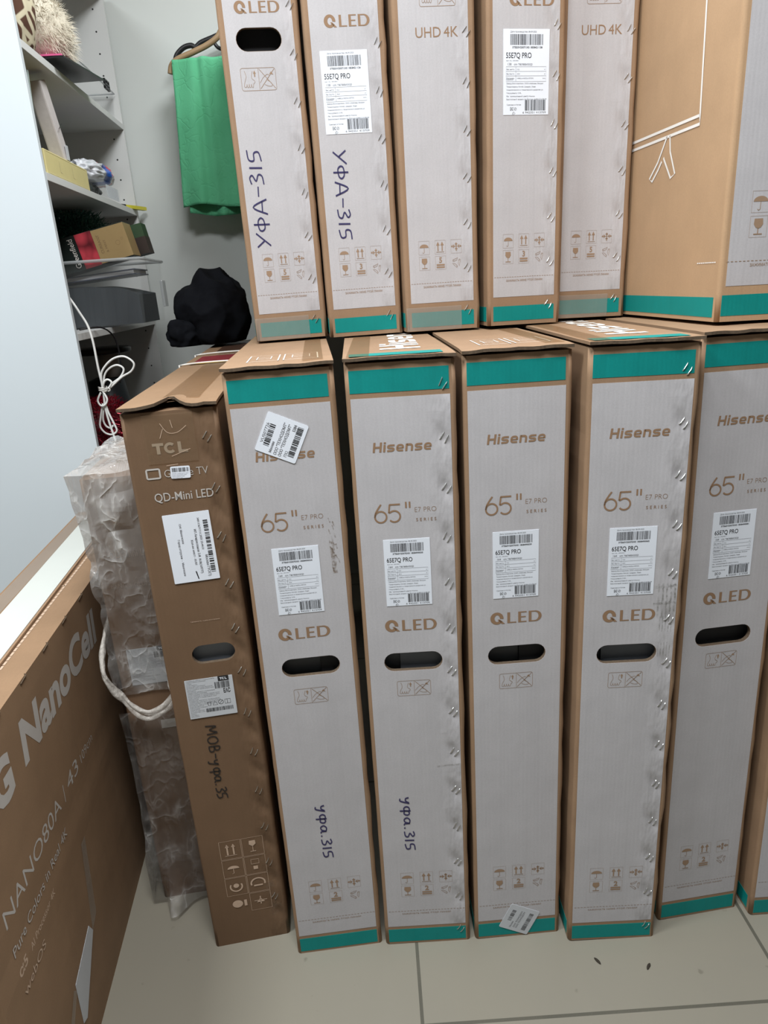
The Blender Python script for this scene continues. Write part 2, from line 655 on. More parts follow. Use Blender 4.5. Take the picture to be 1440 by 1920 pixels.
def flap_lid(parent, w, L, shear, h, seed, teal=False, lift=.009, torn=False, mat=None, over=.012, edge_lift=0.0):
    """top flaps of the carton: a wavy board with a visible cut edge over a dark gap"""
    rr = random.Random(seed)
    bm = bmesh.new()
    nu, nv = 17, 15
    th = .0045
    ys = [-.002, .004, .012, .022, .035, .05, .07, .1, .14, .2, .3, .5, .8, 1.1, 1]
    ys = ys[:-1] + [L]
    ys = sorted(set(min(y, L) for y in ys))
    grid = {}
    for s_, dz in ((0, 0), (1, th)):
        for j, y in enumerate(ys):
            for i in range(nu):
                f = i / (nu - 1)
                x = -w / 2 - .001 + (w + .002) * f + shear * y
                front = math.exp(-max(y, 0) / .05)
                z = h + .0075 - th + -abs(mnoise.noise((f * 3.3 + seed * 7.1, y * 9, seed)) * .0042) * front
                yy = y
                if j == 0:
                    yy = y - .004 + mnoise.noise((f * 9 + seed, 3.3, 0)) * .003
                if torn:
                    bump = math.exp(-((f - .5) / .17) ** 2) * math.exp(-max(y, 0) / .045)
                    z += .009 * bump
                    if j < 3:
                        yy += .035 * math.exp(-((f - .52) / .09) ** 2)
                grid[s_, j, i] = bm.verts.new((x, yy, z + dz))
    nj = len(ys)
    for j in range(nj - 1):
        for i in range(nu - 1):
            bm.faces.new([grid[1, j, i], grid[1, j, i + 1], grid[1, j + 1, i + 1], grid[1, j + 1, i]])
            bm.faces.new([grid[0, j, i], grid[0, j + 1, i], grid[0, j + 1, i + 1], grid[0, j, i + 1]])
    for i in range(nu - 1):
        f = bm.faces.new([grid[0, 0, i], grid[0, 0, i + 1], grid[1, 0, i + 1], grid[1, 0, i]])
        f.material_index = 1
        bm.faces.new([grid[0, nj - 1, i], grid[1, nj - 1, i], grid[1, nj - 1, i + 1], grid[0, nj - 1, i + 1]])
    for j in range(nj - 1):
        bm.faces.new([grid[0, j, 0], grid[1, j, 0], grid[1, j + 1, 0], grid[0, j + 1, 0]])
        bm.faces.new([grid[0, j, nu - 1], grid[0, j + 1, nu - 1], grid[1, j + 1, nu - 1], grid[1, j, nu - 1]])
    return from_bm('top_flap', bm, [mat or M['kraft'], M['edge']], parent)


_staple = None


def staple_mesh():
    global _staple
    if _staple is None:
        bm = bmesh.new()
        L = .0125
        a = R(57)
        pts = []
        for k in range(9):
            t = k / 8 - .5
            d = .0014 * (1 - (2 * t) ** 4) - .0004
            pts.append((t * L * math.cos(a), -d, t * L * math.sin(a)))
        pts = [(pts[0][0], .001, pts[0][2])] + pts + [(pts[-1][0], .001, pts[-1][2])]
        tube(bm, pts, .00065, 6)
        bmesh.ops.recalc_face_normals(bm, faces=bm.faces)
        _staple = bpy.data.meshes.new('staple')
        bm.to_mesh(_staple)
        bm.free()
        _staple.materials.append(M['steel'])
    return _staple


def staples(root, pos, seed=1):
    r = random.Random(seed)
    for u, z in pos:
        for k in (-1, 1):
            o = link('staple', staple_mesh(), None, root)
            o.location = (u + k * .0033 + r.uniform(-.0006, .0006), -.0006, z - k * .003 + r.uniform(-.0008, .0008))
            o.rotation_euler = (0, R(r.uniform(-7, 7)), 0)


def qled(k, u, z, w, h):
    """QLED wordmark: heavy uprights, thin cross strokes, cut Q"""
    q = h * 1.1
    ro = q / 2 * 1.02
    cu, cz = u + ro, z + h / 2
    # bowl of Q as thick arc varying in weight
    n = 40
    pts = []
    for i in range(n + 1):
        a = R(-38 + 360 * i / n * .93 + 0)
        a = R(-32 - (335) * i / n)
        t = .5 + .5 * abs(math.cos(a))
        ri = ro - h * (.13 + .20 * t)
        pts.append(((cu + ro * math.cos(a), cz + ro * math.sin(a)), (cu + .02 * h + ri * math.cos(a), cz + ri * math.sin(a))))
    for (a, b), (c, d) in zip(pts[:-1], pts[1:]):
        k.poly([a, b, d, c])
    k.poly([(cu + ro * .1, cz - ro * .18), (cu + ro * .42, cz - ro * .18), (cu + ro * 1.22, z - h * .03), (cu + ro * .72, z - h * .03)])
    s = w - 2 * ro
    x = u + 2 * ro + s * .10
    st, th = h * .24, h * .10
    # L
    k.rect(x, z, x + st, z + h)
    k.rect(x + st, z, x + s * .235, z + th)
    x += s * .285
    k.rect(x, z, x + st, z + h)
    for f in (0, .45, .90):
        k.rect(x + st, z + h * f, x + s * (.22 if f != .45 else .2), z + h * f + th)
    x += s * .275
    k.rect(x, z, x + st, z + h)
    d = u + w - x
    prev = None
    for i in range(17):
        a = R(90 - 180 * i / 16)
        o = (x + d * .5 + d * .5 * math.cos(a), z + h / 2 + h / 2 * math.sin(a))
        ii = (x + d * .46 + d * (.5 - .20) * math.cos(a), z + h / 2 + (h / 2 - th) * math.sin(a))
        if prev:
            k.poly([prev[0], prev[1], ii, o])
        prev = (o, ii)
    k.rect(x + st, z, x + d * .5, z + th)
    k.rect(x + st, z + h - th, x + d * .5, z + h)
    return k


def hisense(k, u, z, w, h, sl=.13):
    """wide bold wordmark drawn as strokes"""
    t = h * .215
    x = 0
    q = Ink()
    xh = h * .74

    def arc(cx, cz, rx, rz, a0, a1, n=18):
        return [(cx + rx * math.copysign(abs(math.cos(R(a0 + (a1 - a0) * i / n))) ** .75, math.cos(R(a0 + (a1 - a0) * i / n))),
                 cz + rz * math.copysign(abs(math.sin(R(a0 + (a1 - a0) * i / n))) ** .75, math.sin(R(a0 + (a1 - a0) * i / n)))) for i in range(n + 1)]
    # H
    q.rect(0, 0, t, h).rect(h * .86 - t, 0, h * .86, h).rect(t, h * .40, h * .86 - t, h * .40 + t * .9)
    x = h * 1.02
    q.rect(x, 0, x + t, xh).rect(x, h * .83, x + t, h)
    x += h * .36
    tt = t * .86
    for ch in 'sense':
        wd = h * .76
        cx = x + wd / 2
        if ch == 's':
            r = (xh - tt) / 4
            rx = (wd - tt) / 2
            p = [(x + wd - tt * .2, xh - tt / 2)] + arc(cx, xh - tt / 2 - r, rx, r, 90, 270)[0:] + arc(cx, tt / 2 + r, rx, r, 90, -90)[1:] + [(x + tt * .2, tt / 2)]
            q.line(p, tt)
        elif ch == 'e':
            rx, rz = (wd - tt) / 2, (xh - tt) / 2
            p = [(x + tt / 2, xh * .49), (x + wd - tt * .5, xh * .49)] 
            q.line([(x + tt * .7, xh * .48), (x + wd - tt * .6, xh * .48)], tt * .8)
            q.line(arc(cx, xh / 2, rx, rz, -8, 270, 26) + [(x + wd - tt * .3, tt / 2)], tt)
        else:
            rx, rz = (wd - t) / 2, xh * .5 - tt / 2
            q.rect(x, 0, x + t, xh)
            q.line([(x + t * .5, xh - tt / 2)] + arc(cx, xh - tt / 2 - rz, rx, rz, 90, 0)[0:] + [(x + wd - t / 2, 0)], t * .95)
        x += wd + h * .15
    tot = x - h * .15
    q.v = [(u + a * w / (tot + sl * xh) + sl * b, z + b) for a, b in q.v]
    b0 = len(k.v)
    k.v += q.v
    k.f += [tuple(i + b0 for i in p) for p in q.f]
    return k


def sixty_five(k, u, z, h):
    """thin rounded 65 with inch marks"""
    t = h * .085
    r = h * .335
    cx = u + r
    k.ring(cx, z + r, r - t / 2, t, 0, 360, 36)
    p = [(u + t / 2 + .0001, z + r)] + [(q.x, q.y) for q in spline([(u + t * .5, z + r, 0), (u + t * 1.1, z + h * .56, 0), (u + r * .75, z + h * .82, 0), (u + r * 1.12, z + h - .0002, 0)], 6)]
    k.line(p, t)
    x0 = u + r * 2.22
    k.rect(x0 + r * .12, z + h - t, x0 + r * 1.75, z + h)
    k.line([(x0 + r * .18, z + h - t * .5), (x0 + r * .02, z + h * .53)], t)
    pts = [(x0 + r * .02, z + h * .53)]
    for i in range(25):
        a = R(128 - (128 + 140) * i / 24)
        pts.append((x0 + r * .82 + (r - t / 2) * math.cos(a), z + r + (r - t / 2) * math.sin(a)))
    k.line(pts, t)
    return k


def icon_ink(number, s=1.0):
    """six handling marks, two rows of three, in a 0.092 x 0.056 field with origin lower-left"""
    k = Ink()
    c = .0225
    w = .0008

    def cell(i, j):
        return i * .0345, j * .0285

    for i in range(3):
        for j in range(2):
            if (i, j) == (2, 0):
                continue
            u, z = cell(i, j)
            k.frame(u, z, u + c, z + c + .002, .0004)
    u, z = cell(0, 1)
    k.disc(u + c / 2, z + .0125, .0095, .0062, 0, 180, 14)
    k.line([(u + c / 2, z + .013), (u + c / 2, z + .004), (u + c / 2 - .002, z + .0025), (u + c / 2 - .0035, z + .004)], w)
    u, z = cell(1, 1)
    for d in (.0065, .0155):
        k.rect(u + d - .0011, z + .0055, u + d + .0011, z + .016)
        k.poly([(u + d - .0036, z + .0155), (u + d + .0036, z + .0155), (u + d, z + .0222)])
    k.rect(u + .003, z + .003, u + .0195, z + .0039)
    u, z = cell(2, 1)
    k.rect(u + .0102, z + .004, u + .0122, z + .019)
    for sg in (1, -1):
        k.poly([(u + c / 2 + sg * .003, z + .0125), (u + c / 2 + sg * .0065, z + .0165), (u + c / 2 + sg * .0065, z + .0085)])
        k.poly([(u + c / 2 + sg * .0115, z + .0125), (u + c / 2 + sg * .0078, z + .0150), (u + c / 2 + sg * .0078, z + .01)])
    k.rect(u + .002, z + .0121, u + .0205, z + .0128)
    k.rect(u + .0085, z + .007, u + .0139, z + .0088)
    k.rect(u + .0085, z + .0155, u + .0139, z + .0173)
    u, z = cell(0, 0)
    k.poly([(u + .0055, z + .0215), (u + .0165, z + .0215), (u + .0172, z + .0150), (u + .0145, z + .0112), (u + c / 2, z + .0098), (u + .0078, z + .0112), (u + .0050, z + .0150)])
    k.rect(u + .0104, z + .004, u + .0116, z + .0105)
    k.rect(u + .0055, z + .0028, u + .0168, z + .0042)
    u, z = cell(1, 0)
    k.text(str(number), u + c / 2, z + .0125, .0095, weight=.03, align='c')
    k.rect(u + .0025, z + .007, u + .02, z + .0100)
    k.rect(u + .0025, z + .0028, u + .02, z + .0056)
    u, z = cell(2, 0)
    cu, cz = u + c / 2, z + .0115
    for t in range(3):
        a = R(90 + 120 * t)
        b = R(90 + 120 * t + 62)
        p = (cu + .009 * math.cos(a - .35), cz + .009 * math.sin(a - .35))
        q = (cu + .0095 * math.cos(b), cz + .0095 * math.sin(b))
        p2 = (cu + .0048 * math.cos(a - .2), cz + .0048 * math.sin(a - .2))
        q2 = (cu + .005 * math.cos(b), cz + .005 * math.sin(b))
        k.line([p, q, q2, p2, p], .0006)
        k.line([q, (q[0] * .5 + q2[0] * .5 + .002 * math.cos(b + 1.4), q[1] * .5 + q2[1] * .5 + .002 * math.sin(b + 1.4)), q2], .0006)
    return k


def grip_ink():
    """framed pair of hand pictures, the right one crossed out; 0.054 x 0.027"""
    k = Ink()
    w = .0005
    k.frame(0, 0, .054, .027, w, .003)
    k.line([(.0275, 0), (.0275, .027)], w)
    k.line([(p.x, p.y) for p in spline([(.006, .024, 0), (.008, .017, 0), (.005, .010, 0), (.004, .005, 0), (.007, .0045, 0), (.008, .008, 0)], 4)], w)
    for d in (0, .0035, .007):
        k.line([(p.x, p.y) for p in spline([(.008 + d, .008, 0), (.0085 + d, .0045, 0), (.0105 + d, .0042, 0), (.0115 + d, .008, 0)], 4)], w)
    k.line([(p.x, p.y) for p in spline([(.0185, .008, 0), (.021, .011, 0), (.0165, .015, 0), (.0170, .020, 0), (.0185, .0235, 0)], 4)], w)
    k.rect(.0205, .0165, .0223, .0205)
    k.poly([(.0192, .0203), (.0236, .0203), (.0214, .0242)])
    k.line([(.029, .002), (.0525, .0255)], w * 1.4)
    k.line([(.029, .0255), (.0525, .002)], w * 1.4)
    k.line([(p.x, p.y) for p in spline([(.029, .009, 0), (.034, .015, 0), (.041, .019, 0), (.044, .017, 0), (.040, .013, 0), (.046, .009, 0), (.047, .005, 0), (.041, .005, 0), (.036, .007, 0)], 4)], w)
    k.poly([(.0445, .0195), (.0505, .0185), (.0475, .0225)])
    return k


def label_ink(model='65E7Q PRO', diag='164   cm телевизор', w=.0705, h=.11, small=True):
    """the white product label: (heavy ink, fine ink, bars) with origin top-left, z down negative"""
    bars = (Ink().barcode(.0105, -.0200, .0605, -.0065, 11, 95), Ink().barcode(.0335, -.1045, .0655, -.0905, 5, 59))
    a = Ink()
    a.text(model, .0040, -.0365, .0068, .039, weight=.006)
    b = Ink()
    b.text('Дата производства: 08-09-2025', .0105, -.0044, .0019, .040)
    b.text('Арт. No.: 20018451', .0042, -.0405, .0013, .019, res=2)
    b.text(diag, .0065, -.0458, .0030, .038, res=2)
    t = .0003
    b.frame(.0040, -.0665, .0660, -.0475, t)
    for z in (-.0535, -.0592):
        b.line([(.004, z), (.066, z)], t)
    b.line([(.019, -.0665), (.019, -.0475)], t)
    for i, (l_, r_, e) in enumerate((('Вес нетто', '15.2', 'кг'), ('Вес брутто', '20.4', 'кг'), ('Размер', '1648(L)x160(D)x1057(H)', '(mm)'))):
        z = -.0518 - i * .0057
        b.text(l_, .0047, z, .0017, .012, res=2)
        b.text(r_, .0210, z, .0017, res=2)
        b.text(e, .0650, z, .0015, res=2, align='r')
    b.text('коробки', .0047, -.0648, .0016, .010, res=2)
    for i, (s_, wd_) in enumerate((('Завод-Изготовитель: ООО «Хайсенс Визуал', .057), ('Технолоджи» Китай, Циндао, Зона', .045), ('экономического и технического развития ул.', .057), ('Чжуцзянлу 218...', .024), ('Информационный центр Hisense', .044), ('Бесплатный звонок по России: 8-800-510-99-99', .0625))):
        b.text(s_, .0047, -.0700 - i * .0041, .0018, wd_, res=2)
    b.text('Сделано в Китае', .0052, -.0975, .0017, .022, res=2)
    b.text('6 942351 413709', .0300, -.1082, .0025, .0365, res=2)
    e = Ink().text('ЕАС', .0105, -.1042, .0040, .0050, weight=.02, res=2)
    b.ring(.0185, -.1022, .0018, .0004)
    b.line([(.0172, -.1035), (.0198, -.1009)], .0004)
    b.line([(.0160, -.1070), (.0135, -.1095), (.0160, -.1095 - .0), (.0182, -.1080), (.0160, -.1057), (.0140, -.1078)], .0004)
    return a, b, bars, e


LAB = {}


def product_label(root, u, z, kind, serial, w, h):
    """white sticker with print; u,z = upper-left corner on the front"""
    if kind not in LAB:
        if kind == '65':
            a, b, c, e = label_ink()
            k = 1
        else:
            a, b, c, e = label_ink('55E7Q PRO', '138   cm телевизор')
            k = 1
        sx, sz = w / .0705, h / .11
        for q in (a, b, e, *c):
            q.v = [(x * sx, y * sz) for x, y in q.v]
        bm = bmesh.new()
        box(bm, 0, w, -.0010, -.0004, -h, 0)
        sm = bpy.data.meshes.new('product_label')
        bm.to_mesh(sm)
        bm.free()
        sm.materials.append(M['sticker'])
        ms = []
        for nm, q, mt in (('model_text', a, 'ink_black'), ('conformity_mark', e, 'ink_black'), ('label_text', b, 'ink_small'), ('barcode', c[0], 'ink_black'), ('barcode', c[1], 'ink_black')):
            me = q.mesh(nm, -.0012)
            me.materials.append(M[mt])
            ms.append((nm, me))
        LAB[kind] = (sm, ms)
    sm, ms = LAB[kind]
    o = link('product_label', sm, None, root, (u, 0, z))
    for nm, me in ms:
        link(nm, me, None, o)
    k = Ink().text(serial, .0135, -.0242, .0023, .046, weight=.02, res=2)
    sx, sz = w / .0705, h / .11
    k.v = [(x * sx, y * sz) for x, y in k.v]
    k.build('serial_text', M['ink_black'], o, -.0012)
    return o


def sticker(root, name, u, z, w, h, rot, mat, inks, y=-.0011, rad=.0025):
    """rounded sticker turned by rot degrees about its centre; inks = [(part name, Ink, material)] in centred coordinates"""
    bm = bmesh.new()
    pts = []
    for cx, cz, a0 in ((w / 2 - rad, h / 2 - rad, 0), (-w / 2 + rad, h / 2 - rad, 90), (-w / 2 + rad, -h / 2 + rad, 180), (w / 2 - rad, -h / 2 + rad, 270)):
        for q in range(4):
            a = R(a0 + q * 30)
            pts.append((cx + rad * math.cos(a), cz + rad * math.sin(a)))
    f1 = [bm.verts.new((a, -.0003, b)) for a, b in pts]
    f2 = [bm.verts.new((a, .0004, b)) for a, b in pts]
    bm.faces.new(f1)
    bm.faces.new(f2[::-1])
    for i in range(len(pts)):
        j = (i + 1) % len(pts)
        bm.faces.new((f1[i], f2[i], f2[j], f1[j]))
    o = from_bm(name, bm, mat, root)
    o.location = (u, y, z)
    o.rotation_euler = (0, R(-rot), 0)
    for nm, k, mt in inks:
        k.build(nm, mt, o, -.0005)
    return o


ICON = {}


def shared_ink(key, make, mat, y=-.0007):
    if key not in ICON:
        me = make().mesh(key, y)
        me.materials.append(mat)
        ICON[key] = me
    return ICON[key]


def hand_note(root, text, size, u, z, down=True, w=.0013, mat=None, length=None, squash=1.0):
    k, ln = pen(text, size, w)
    f = (length / ln) if length else 1
    if down:
        k.v = [(u + y * squash, z - x * f) for x, y in k.v]
    else:
        k.v = [(u - y * squash, z + x * f) for x, y in k.v]
    return k.build('handwritten_note', mat or M['marker'], root, -.0009)


def foam(root, w, h, y0, lr, seed):
    """packing seen through the grip hole"""
    a, b = lr
    bx('foam_insert', M['foam'], root, -w / 2 + .02, a, y0 + .012, y0 + .05, h - .12, h + .12)
    bx('foam_insert', M['foam_light'], root, a + .001, w / 2 - .015, y0 + .004 + b, y0 + .05 + b, h - .12, h + .12)


W1, H1 = .1562, 1.057
LZ = H1 + .0040


def low_carton(x, y, yaw, side, t, lean, label, serial, seed, hole, note=None, stapled=False, lid_teal=False, lid_text=False,
               lid_frames=False, foam_split=(.02, .004), L=1.45, wave=.0012):
    root = empty('tv_carton', (x, y, abs(t) * W1 / 2), (-lean, t, R(yaw)))
    tag(root, label, 'carton', 'tall grey and kraft television cartons on the floor')
    sh = -math.tan(R(side - yaw))
    w2 = W1 / 2
    hl = (hole[0] - w2, hole[1], hole[2], hole[3])
    carton_body(W1, H1, L, sh, hl, wave, seed, root)
    hole_panel('printed_panel', M['gray_low'] if stapled else M['gray'], root, -w2 + .0062, .0405, w2 - .0085, 1.0080, hole=hl)
    hole_panel('teal_band', M['teal'], root, -w2 + .0062, .0045, w2 - .0085, .0335)
    hole_panel('teal_band', M['teal'], root, -w2 + .0058, 1.0155, w2 - .0095, 1.0475)
    # the band runs on along the left side
    bm = bmesh.new()
    for i, (yy, o_) in enumerate(((.012, 0), (L - .02, 0))):
        pass
    xa, xb = -w2 + sh * .012, -w2 + sh * (L - .02)
    q = [(xa, .012, .0045), (xb, L - .02, .0045), (xb, L - .02, .0335), (xa, .012, .0335)]
    v1 = [bm.verts.new(p) for p in q]
    v2 = [bm.verts.new((p[0] - .0004, p[1], p[2])) for p in q]
    bm.faces.new(v2)
    for i in range(4):
        bm.faces.new((v1[i], v1[(i + 1) % 4], v2[(i + 1) % 4], v2[i]))
    from_bm('teal_band', bm, M['teal'], root)
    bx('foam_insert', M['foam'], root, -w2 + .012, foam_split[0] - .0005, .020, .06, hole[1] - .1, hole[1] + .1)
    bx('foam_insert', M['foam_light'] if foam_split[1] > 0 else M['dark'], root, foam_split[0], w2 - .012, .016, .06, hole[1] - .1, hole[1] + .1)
    k = hisense(Ink(), .0330 - w2, .9290, .0865, .0146)
    k.build('brand_lettering', M['ink_brown'], root)
    k = Ink()
    sixty_five(k, .0290 - w2, .8203, .0297)
    k.rect(.0760 - w2, .8425, .0785 - w2, .8520).rect(.0815 - w2, .8425, .0840 - w2, .8520)
    k.build('size_lettering', M['ink_brown'], root)
    k = Ink().text('E7 PRO', .0900 - w2, .8353, .0076, .0322, weight=-.02)
    k.text('S E R I E S', .0915 - w2, .8208, .0048, .0302)
    k.build('series_lettering', M['ink_brown'], root)
    product_label(root, .0400 - w2, .7935, '65', serial, .0705, .1095)
    qled(Ink(), .0350 - w2, .6405, .0812, .0185).build('display_type_lettering', M['ink_brown'], root)
    o = link('grip_pictogram', shared_ink('grip_pictogram', grip_ink, M['ink_lines']), None, root, (.0485 - w2, 0, .5235))
    o = link('handling_symbols', shared_ink('handling_symbols2', lambda: icon_ink(2), M['ink_lines']), None, root, (.0345 - w2, 0, .1095))
    k = Ink()
    uu = .009
    while uu < .145:
        k.rect(uu - w2, .0757, uu + .0035 - w2, .0764)
        uu += .0056
    k.text('ЗАЖИМАТЬ НИЖЕ ЭТОЙ ЛИНИИ', .033 - w2, .0682, .0030, .088, res=2)
    k.build('clamp_line_print', M['ink_lines'], root)
    lid = flap_lid(root, W1, L, sh, H1 + .0015, seed, over=.01)
    # side walls stand up past the front and carry the flap
    if lid_teal:
        hole_k = Ink().rect(-w2 + .008, .003, w2 - .016, .040)
        hole_k.build('teal_band', M['teal'], root, fn=lambda u, z: (u + sh * z, z, LZ + .0056))
    if lid_text:
        hisense(Ink(), 0, 0, .48, .062, 0).shift(.036, .09, 90).build('brand_lettering', M['ink_white'], root, fn=lambda u, z: (u, z, LZ + .0056))
    if lid_frames:
        k = Ink()
        for u0, u1 in ((-.045, .0), (.008, .058)):
            k.frame(u0, .045, u1, .14, .0020)
            k.frame(u0 + .012, .075, u1 - .012, .12, .0014)
            k.line([(u0 + .006, .055), (u1 - .006, .055)], .0009)
            for q in range(3):
                k.line([(u0 + .013, .082 + q * .012), (u1 - .013, .082 + q * .012)], .0008)
        k.build('lid_print', M['ink_white'], root, fn=lambda u, z: (u + sh * z, z, LZ + .0056))
    if stapled:
        staples(root, [(.1378 - w2 + rng.uniform(-.001, .001), 1.0223 - i * .0765) for i in range(14)], seed)
    if note:
        hand_note(root, 'уфа.315', .017, note[0] - w2, note[1], True, .0021, length=note[2])
    return root


hA = (.0803, .5896, .0920, .0315)
hB = (.0767, .5853, .0925, .0315)
hC = (.0769, .5842, .0920, .0315)
hD = (.0753, .5835, .0932, .0315)
hE = (.0752, .5807, .0955, .0315)
A = low_carton(-.1376, 1.0082, 4.23, 4.5, .0028, 0, 'tall grey carton with a tilted white shipping sticker hiding its brand name', '3TE65V25075X0 1858490034', 1, hA, (.066, .322, .115),
               lid_frames=True, foam_split=(.018, -1))
B = low_carton(.0255, 1.008, -.45, 1.3, .010, 0, 'tall grey stapled carton with a handwritten note near its foot', '3TE65V25075X0 1858490035', 2, hB, (.046, .325, .115), stapled=True,
               lid_teal=True, lid_text=True, foam_split=(-.022, .004))
C = low_carton(.1905, 1.0087, 1.85, 1.0, .0108, 0, 'tall grey carton with a small white sticker across its bottom teal band', '3TE65V25075X0 1858490039', 3, hC,
               lid_frames=True, foam_split=(.006, -1))
D = low_carton(.3573, .9877, -.62, .4, .0161, 0, 'tall grey stapled carton without handwriting, standing furthest forward', '3TE65V25075X0 1858490065', 4, hD, stapled=True,
               lid_teal=True, lid_text=True, foam_split=(-.038, .003), wave=.0022)
E = low_carton(.5317, 1.0274, 6.73, .3, .0114, 0, 'tall grey unstapled carton set slightly back, second from the right edge', '3TE65V25075X0 1858490081', 5, hE,
               lid_teal=False, foam_split=(-.04, -1))
Fc = low_carton(.624 + .0781, 1.016, 0.3, .3, .011, 0, 'tall carton cut off by the right edge of the picture, bottom row', '3TE65V25075X0 1858490082', 6, hC)

w2 = W1 / 2
# shipping sticker over the brand name of A
k1 = Ink()
bars = (Ink().barcode(-.022, -.018, -.0135, .0145, 21, 29, vert=False), Ink().barcode(.0165, -.022, .0255, .0235, 22, 49, vert=False))
k1.text('VUS07726', -.0230, -.0155, .0042, .030, rot=90, res=2)
k1.text('Москва', -.0075, -.0255, .0034, .0165, weight=.02, rot=90, res=2)
k1.text('ООО "ТЕХНОДОМТ"', .0005, -.0265, .0042, .049, weight=.01, rot=90, res=2)
k1.text('ООО "ТЕХНОДОМТ"', .0075, -.0265, .0042, .049, weight=.01, rot=90, res=2)
k1.text('5384', .0150, .0145, .0042, .010, weight=.02, rot=90, res=2)
k1.text('ПХ2', .0155, -.0245, .0042, .009, rot=90, res=2)
sticker(A, 'shipping_sticker', .0740 - w2, .9615, .0615, .0590, -25.5, M['sticker'], [('label_text', k1, M['ink_small']), ('barcode', bars[0], M['ink_black']), ('barcode', bars[1], M['ink_black'])])
k1 = Ink()
k1.text('ООО ТЕХНОДОМ', -.0015, -.02, .0030, .038, rot=90, res=2)
k1.text('ООО ТЕХНОДОМ', .0035, -.02, .0030, .038, rot=90, res=2)
k1.text('Москва', -.008, -.022, .0030, .014, rot=90, res=2)
bars = (Ink().barcode(-.021, -.008, -.0135, .0165, 31, 29, vert=False), Ink().barcode(.0125, -.021, .0205, .019, 32, 49, vert=False))
sticker(C, 'shipping_sticker', .0815 - w2, .0385, .0575, .0560, -26, M['sticker_dull'], [('label_text', k1, M['ink_small']), ('barcode', bars[0], M['ink_small']), ('barcode', bars[1], M['ink_small'])])

# scuffs
k = Ink()
for i in range(14):
    u = .1275 + rng.uniform(0, .012)
    z = .835 - i * .006
    k.line([(u - w2, z), (u + .002 - w2, z - .008)], rng.uniform(.001, .003))
k.line([(.131 - w2, .80), (.133 - w2, .745)], .007)
k.build('scuff_mark', M['scuff_brown'], A, -.0006)
k = Ink()
for row, z in enumerate((.700, .672)):
    for i in range(5):
        u = .119 + i * .0062
        k.line([(u - w2, z), (u - w2 + .001, z - .030)], .0028)
    k.line([(.112 - w2, z - .006), (.147 - w2, z - .004)], .0045)
for i in range(5):
    u = .124 + i * .0045
    k.line([(u - w2, .645), (u - w2, .618)], .0016)
    k.line([(u - w2, .60), (u - w2, .575)], .0012)
k.build('scuff_mark', M['scuff'], D, -.0006)
k = Ink()
k.line([(.108 - w2, .3835), (.147 - w2, .3855)], .0035)
k.build('scuff_mark', M['scuff'], B, -.0006)

# tapes over the lids
for rt_, u0, u1, y0, y1 in ((A, .035, .065, .02, .7), (B, -.074, -.042, -.002, .7), (D, -.076, -.045, -.002, .7), (C, .045, .074, .02, .7)):
    Ink().rect(u0, y0, u1, y1).build('packing_tape', M['tape'], rt_, fn=lambda u, z: (u, z, LZ + .0060))

# ------------------------------------------------------------------ upper cartons
W2, H2 = .140, .885
UZ = LZ + .0098


